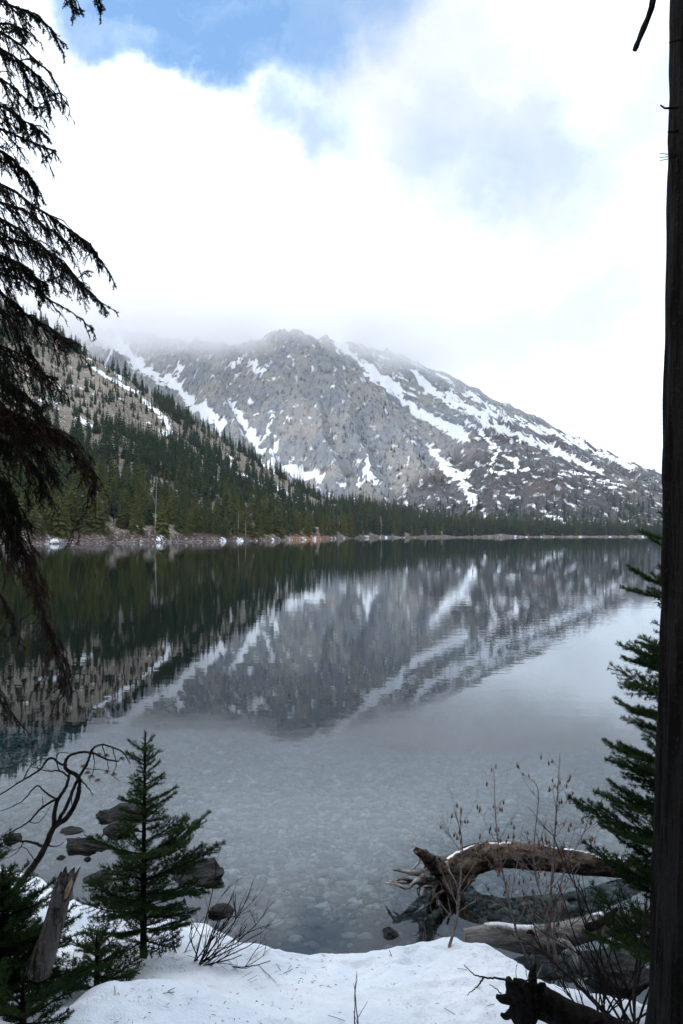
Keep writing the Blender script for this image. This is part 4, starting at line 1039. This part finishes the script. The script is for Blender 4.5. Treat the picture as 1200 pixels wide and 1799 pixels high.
# thin old snow and bare wood lie along its top as skins that follow the trunk
def skin(root, name, pts, rad, f0, f1, a0, a1, lift, mat, seed, n=90, k=12):
    p = spline([Vector(q) - root.location for q in pts], 150); s = np.linspace(0, 1, 150); r = np.interp(s, np.linspace(0, 1, len(rad)), rad)
    ss = np.linspace(f0, f1, n); c = np.stack([np.interp(ss, s, p[:, j]) for j in range(3)], -1); rr = np.interp(ss, s, r)
    t = np.gradient(c, axis=0); t /= np.linalg.norm(t, axis=1)[:, None]
    sd = np.cross(t, [0, 0, 1.0]); sd /= np.linalg.norm(sd, axis=1)[:, None]; up = np.cross(sd, t)
    e0 = a0 + .35 * fbm(ss * 26, ss * 0, 4, .6, seed); e1 = a1 + .35 * fbm(ss * 26, ss * 0 + 5, 4, .6, seed + 3)
    taper = np.sin(np.linspace(0, np.pi, n)) ** .4; mid = (e0 + e1) / 2; e0 = mid + (e0 - mid) * taper; e1 = mid + (e1 - mid) * taper
    f = np.linspace(0, 1, k)[None]; A_ = e0[:, None] + (e1 - e0)[:, None] * f
    R_ = rr[:, None] * 1.0 + lift * (np.sin(np.pi * f) ** .5 * 1.6 - .6) + .002 * fbm(ss[:, None] * 60, f * 3, 3, .6, seed + 7)
    v = c[:, None] + sd[:, None] * (np.cos(A_) * R_)[..., None] + up[:, None] * (np.sin(A_) * R_)[..., None]
    return link(name, mesh_np(name, v.reshape(-1, 3), grid_faces(n, k)), mat, root)
LR = [.15, .125, .095, .088, .086, .082, .072, .060, .04]
skin(lg, 'snow_strip', lpts, LR, .15, .42, 1.3, 1.75, .006, M_CAP, 3); skin(lg, 'snow_strip', lpts, LR, .50, .70, 1.4, 1.7, .005, M_CAP, 13); skin(lg, 'snow_strip', lpts, LR, .68, .90, .7, 2.0, .011, M_CAP, 23)
skin(lg, 'bare_wood', lpts, LR, .34, .54, 1.5, 2.7, .006, M_BARE, 33); skin(lg, 'bare_wood', lpts, LR, .70, .76, 1.7, 2.9, .008, M_BARE, 43)
Z1 = lambda a, b_, y: P(660 + a * .4333, 1430 + b_ * .4333, y)
for i, (l, r0, r1, mt) in enumerate((
        ([(285, 240), (240, 205), (195, 165), (158, 138)], .060, .020, M_LOGBARK), ([(290, 215), (250, 190), (215, 160), (205, 140)], .040, .012, M_LOGBARK), ([(280, 250), (220, 232), (150, 232), (105, 240), (68, 222)], .030, .007, M_ROOT),
        ([(275, 265), (220, 268), (170, 288), (125, 325), (85, 322), (42, 316)], .026, .006, M_ROOT), ([(270, 260), (200, 262), (120, 268), (66, 254)], .018, .004, M_ROOT), ([(265, 285), (200, 290), (150, 292), (100, 285), (76, 302)], .020, .004, M_LOGBARK),
        ([(280, 330), (235, 355), (185, 372), (112, 342)], .012, .003, M_ROOT), ([(285, 300), (262, 330), (268, 365), (282, 412)], .014, .003, M_ROOT), ([(235, 240), (190, 160), (172, 190), (142, 236)], .013, .005, M_ROOT),
        ([(300, 320), (300, 380), (290, 430)], .07, .03, M_LOGBARK), ([(290, 300), (250, 340), (215, 400)], .06, .02, M_LOGBARK), ([(310, 330), (345, 370), (370, 430)], .05, .02, M_LOGBARK), ([(260, 270), (235, 300), (240, 360)], .016, .004, M_ROOT), ([(250, 250), (215, 250), (160, 250), (120, 228)], .014, .004, M_ROOT))):
    rr_ = np.random.RandomState(700 + i); wob = np.cumsum(rr_.normal(0, .016 if r0 < .035 else .006, (len(l), 3)), axis=0); wob[0] = 0
    knobbly('root', lg, [Z1(a, b_, LY0 - .06 - .30 * rr_.uniform(.3, 1) * min(1, k / 3)) + Vector(wob[k]) for k, (a, b_) in enumerate(l)], [r0, (r0 + r1) / 2 * rr_.uniform(.7, 1.2), r1], mt, 12, 30, .20, 20 + i)
rr_ = np.random.RandomState(9)
for i in range(20):                    # the tangle of finer roots
    q = np.array(Z1(rr_.uniform(215, 300), rr_.uniform(190, 330), LY0 - rr_.uniform(.02, .2))); d = np.array([rr_.uniform(-1, -.1), rr_.uniform(-.8, .3), rr_.uniform(-.7, .6)]); d /= np.linalg.norm(d)
    pl = [q]; st = rr_.uniform(.03, .06)
    for k in range(6):
        d = d + rr_.normal(0, .45, 3); d /= np.linalg.norm(d); pl.append(pl[-1] + d * st)
    knobbly('root', lg, [Vector(v_) for v_ in pl], [rr_.uniform(.006, .013), .005, .0016], M_ROOT if rr_.rand() < .6 else M_LOGBARK, 8, 24, .15, 80 + i)

# --- weathered grey log in front
L2 = empty('driftwood_log', Z1(760, 560, 4.75), 'pale weathered driftwood log with a broken branch stub, half in water', 'log')
l2 = [Z1(360, 500, 4.72), Z1(480, 492, 4.72), Z1(600, 512, 4.74), Z1(720, 502, 4.78), Z1(850, 468, 4.84), Z1(960, 446, 4.9), Z1(1130, 420, 5.0), Z1(1300, 395, 5.1)]
R2 = [.045, .062, .072, .074, .070, .066, .06, .055]
knobbly('trunk', L2, l2, R2, M_GREY, 36, 130, .07, 9, grain=10)
skin(L2, 'snow_strip', l2, R2, .10, .34, 1.25, 2.3, .012, M_CAP, 53); skin(L2, 'snow_strip', l2, R2, .62, .70, 1.5, 2.2, .010, M_CAP, 63)
knobbly('branch_stub', L2, [Z1(860, 462, 4.76), Z1(900, 448, 4.70), Z1(940, 420, 4.68), Z1(980, 382, 4.66)], [.026, .022, .018, .010], M_BARK, 12, 24, .14, 31)
knobbly('branch_stub', L2, [Z1(740, 515, 4.72), Z1(785, 535, 4.66), Z1(806, 575, 4.64), Z1(815, 625, 4.62)], [.020, .020, .016, .010], M_ROOT, 12, 24, .14, 32)
knobbly('branch_stub', L2, [Z1(1040, 440, 4.85), Z1(1050, 460, 4.80), Z1(1085, 462, 4.8)], [.016, .012, .005], M_ROOT, 10, 16, .14, 33)
knobbly('branch_stub', L2, [Z1(640, 490, 4.70), Z1(625, 475, 4.66), Z1(612, 490, 4.62)], [.012, .010, .004], M_BARK, 10, 12, .14, 34)

# --- dark broken root at the bottom right
dr_y = 3.15
DR = empty('broken_root', Z1(760, 840, dr_y), 'dark broken root stub with splintered spikes sticking out of the snow', 'stump')
knobbly('trunk', DR, [Z1(530, 742, dr_y), Z1(580, 745, dr_y), Z1(660, 760, dr_y), Z1(780, 815, dr_y), Z1(900, 850, dr_y), Z1(1060, 905, dr_y)], [.020, .042, .056, .048, .042, .04], M_BARK, 26, 60, .20, 41)
for i, (l, r0, r1) in enumerate((([(640, 740), (636, 680), (638, 640), (648, 606)], .022, .005), ([(575, 745), (556, 710), (545, 690), (538, 662)], .03, .008), ([(560, 745), (520, 748), (490, 738)], .024, .008), ([(600, 760), (575, 800), (590, 850), (600, 900)], .03, .018),
                               ([(620, 745), (600, 690), (560, 672)], .022, .008), ([(560, 800), (530, 820), (508, 812)], .016, .006), ([(680, 750), (670, 700), (690, 690)], .02, .006), ([(640, 790), (620, 840), (640, 900)], .03, .02))):
    knobbly('splinter', DR, [Z1(a, b_, dr_y - .03) for a, b_ in l], [r0, (r0 + r1) * .55, r1], M_BARK, 10, 20, .22, 50 + i)
tw = [([(560, 680), (500, 668), (440, 662), (400, 650), (358, 612)], .005, .0015), ([(440, 662), (410, 700), (370, 735)], .004, .0012), ([(590, 700), (620, 672), (700, 664), (745, 668)], .004, .0015), ([(520, 760), (500, 720), (460, 690)], .0035, .001)]
stems(DR, M_TWIG, [([Z1(a, b_, dr_y - .05) for a, b_ in l], r0, r1) for l, r0, r1 in tw], 'twig')

# --- thin leafless plants
def ramify(b, rg, p, d, L, r, depth, spread=.55, up=.1, tips=None):
    n = 5; pts = [np.array(p)]; dd = np.array(d)
    for k in range(n):
        dd = dd + rg.normal(0, .10, 3) + [0, 0, up * .3]; dd /= np.linalg.norm(dd); pts.append(pts[-1] + dd * L / n)
    b.tube(pts, np.linspace(r, r * .55, n + 1), 5 if depth > 1 else 4, False)
    if tips is not None and depth <= 1: tips.append((pts[-1], pts[3]))
    if depth > 0:
        for k in range(rg.randint(2, 5)):
            i = rg.randint(1, n + 1); d2 = dd + rg.normal(0, spread, 3); d2[2] += up; d2 /= np.linalg.norm(d2)
            ramify(b, rg, pts[i], d2, L * rg.uniform(.35, .62), r * .55, depth - 1, spread, up, tips)
m_cat, t, out = material('brown_seed_cone'); rnd = t.add('ShaderNodeNewGeometry').outputs['Random Per Island']
pbr(t, out, t.mix(rnd, (.07, .035, .025), (.22, .11, .06)), .8)
def alder(label, main, r0, seed, twigs, cats, name='alder_sapling'):
    rg = np.random.RandomState(seed)
    o = empty(name, main[0], label, 'sapling'); p = spline([Vector(q) - o.location for q in main], 30)
    b = MB(); b.tube(p, np.linspace(r0, .0016, 30), 6); b.build('stem', M_TWIG2, o)
    tips = []
    for k in range(twigs):
        f = rg.uniform(.22, .97); i = int(f * 29); t_ = p[min(29, i + 1)] - p[i - 1]; t_ /= np.linalg.norm(t_)
        a = rg.rand() * 6.28; d = t_ * .8 + np.array([math.cos(a), math.sin(a) * .6, .1]) * .8; d /= np.linalg.norm(d)
        b = MB(); ramify(b, rg, p[i], d, rg.uniform(.12, .34) * (1.2 - .7 * f), .0034 * (1.3 - f), 1, .5, .12, tips); b.build('twig', M_TWIG2, o)
    b = MB(); rg.shuffle(tips)
    for tp, pr in tips[:cats]:
        for q in range(rg.randint(1, 3)):
            c = tp + (pr - tp) * rg.uniform(0, 1) + rg.normal(0, .004, 3); l = rg.uniform(.011, .019)
            b.tube([c, c - [0, 0, l * .4], c - [0, 0, l], c - [0, 0, l * 1.6], c - [0, 0, l * 2.0]], [.0008, .0012, .0058, .0050, .0010], 5, False)
    tag(b.build('seed_cones', m_cat, o), kind='stuff')
def base(px, py): return on_bank(px, py, .25)
q = base(789, 1664); alder('thin leafless sapling with few cones, leftmost, beside the root plate', [q, Z1(330, 420, q.y), Z1(345, 250, q.y), Z1(350, 110, q.y), Z1(322, -10, q.y)], .009, 5, 17, 22)
q = base(929, 1692); alder('thin leafless sapling leaning left, hung with brown seed cones', [q, Z1(570, 470, q.y), Z1(520, 260, q.y), Z1(490, 60, q.y), Z1(478, -190, q.y)], .009, 6, 20, 40)
q = base(967, 1702); alder('tallest leafless sapling with brown seed cones, in front of the logs', [q, Z1(700, 500, q.y), Z1(715, 250, q.y), Z1(732, 0, q.y), Z1(748, -250, q.y)], .011, 7, 24, 56)
q = base(976, 1704); alder('slender leafless sapling curving right beside the tallest sapling', [q, Z1(720, 480, q.y + .05), Z1(760, 250, q.y + .1), Z1(850, 60, q.y + .1), Z1(870, -60, q.y + .1)], .006, 8, 12, 20)
q = base(985, 1712); alder('slender leafless sapling bending left over the logs', [q, Z1(700, 420, q.y + .05), Z1(640, 200, q.y + .1), Z1(660, -80, q.y + .1), Z1(620, -150, q.y + .1)], .006, 9, 14, 24)
def bush(label, px, py, seed, n, L, fan, r=.0045, mat=M_TWIG, depth=2, spread=.35, z=.4):
    rg = np.random.RandomState(seed); p = on_bank(px, py, z)
    o = empty('twiggy_shrub', (p.x, p.y, p.z - .02), label, 'shrub')
    for k in range(n):
        a = fan[0] + (fan[1] - fan[0]) * (k + rg.rand() * .9) / n
        d = np.array([math.cos(a), rg.uniform(-.45, .45), math.sin(a)]); d /= np.linalg.norm(d)
        b = MB(); ramify(b, rg, np.array([rg.uniform(-.05, .05), rg.uniform(-.04, .04), 0]), d, L * rg.uniform(.6, 1.1), r, depth, spread, .12); b.build('stem', mat, o)
bush('bare twiggy shrub fanning right from the snow beside the small fir', 345, 1692, 61, 15, .36, (.05, 1.5), .004, depth=2, spread=.32)
bush('few bare twigs in the snow left of the fanning shrub', 310, 1672, 62, 3, .20, (1.1, 1.8), .003)
bush('sparse bare twigs in the snow below the leftmost sapling', 740, 1652, 63, 5, .10, (.7, 2.2), .002, M_TWIG2, 1)
bush('single dark stems poking from the snow at the bottom edge', 622, 1815, 64, 2, .20, (1.45, 1.65), .003, M_TWIG, 1, .25, .5)
bush('short dark stem in the snow right of the bottom edge stems', 645, 1815, 67, 1, .06, (1.45, 1.65), .003, M_TWIG, 1, .25, .5)
bush('dark leafless shrub beside the thick trunk', 1100, 1800, 65, 13, .62, (1.15, 2.5), .006, M_TWIG, 2, .35, .5)
bush('low dark leafless shrub between broken root and thick trunk', 1050, 1790, 66, 12, .34, (.9, 2.4), .004, M_TWIG, 2, .4, .5)
bush('small bare twigs in the snow behind the broken root', 925, 1725, 68, 5, .14, (.9, 2.2), .0022, M_TWIG2, 1, .4, .4)

# --- needles, bark crumbs and bits of twig lying on the old snow
rg = np.random.RandomState(91); b = MB()
n = 1500; lx = rg.uniform(-1.6, 1.6, n); ly = rg.uniform(2.6, 4.7, n); lz = bank_z(lx, ly); cl = fbm(lx * 2.5, ly * 2.5, 3, .6, 901)
for x, y, z, c in zip(lx, ly, lz, cl):
    if z < .15 or c < .02: continue
    a = rg.rand() * 6.28; l = rg.uniform(.003, .010) if rg.rand() < .93 else rg.uniform(.02, .05); w_ = rg.uniform(.0006, .0016) if l < .02 else .0016
    d = np.array([math.cos(a) * l, math.sin(a) * l, 0])
    b.tube([(x - d[0], y - d[1], z + .001), (x, y, z + .003), (x + d[0], y + d[1], z + .001)], w_, 4, False)
tag(b.build('forest_litter', M_TWIG2), 'needles and bark crumbs scattered on the snow', 'litter', None, 'stuff')
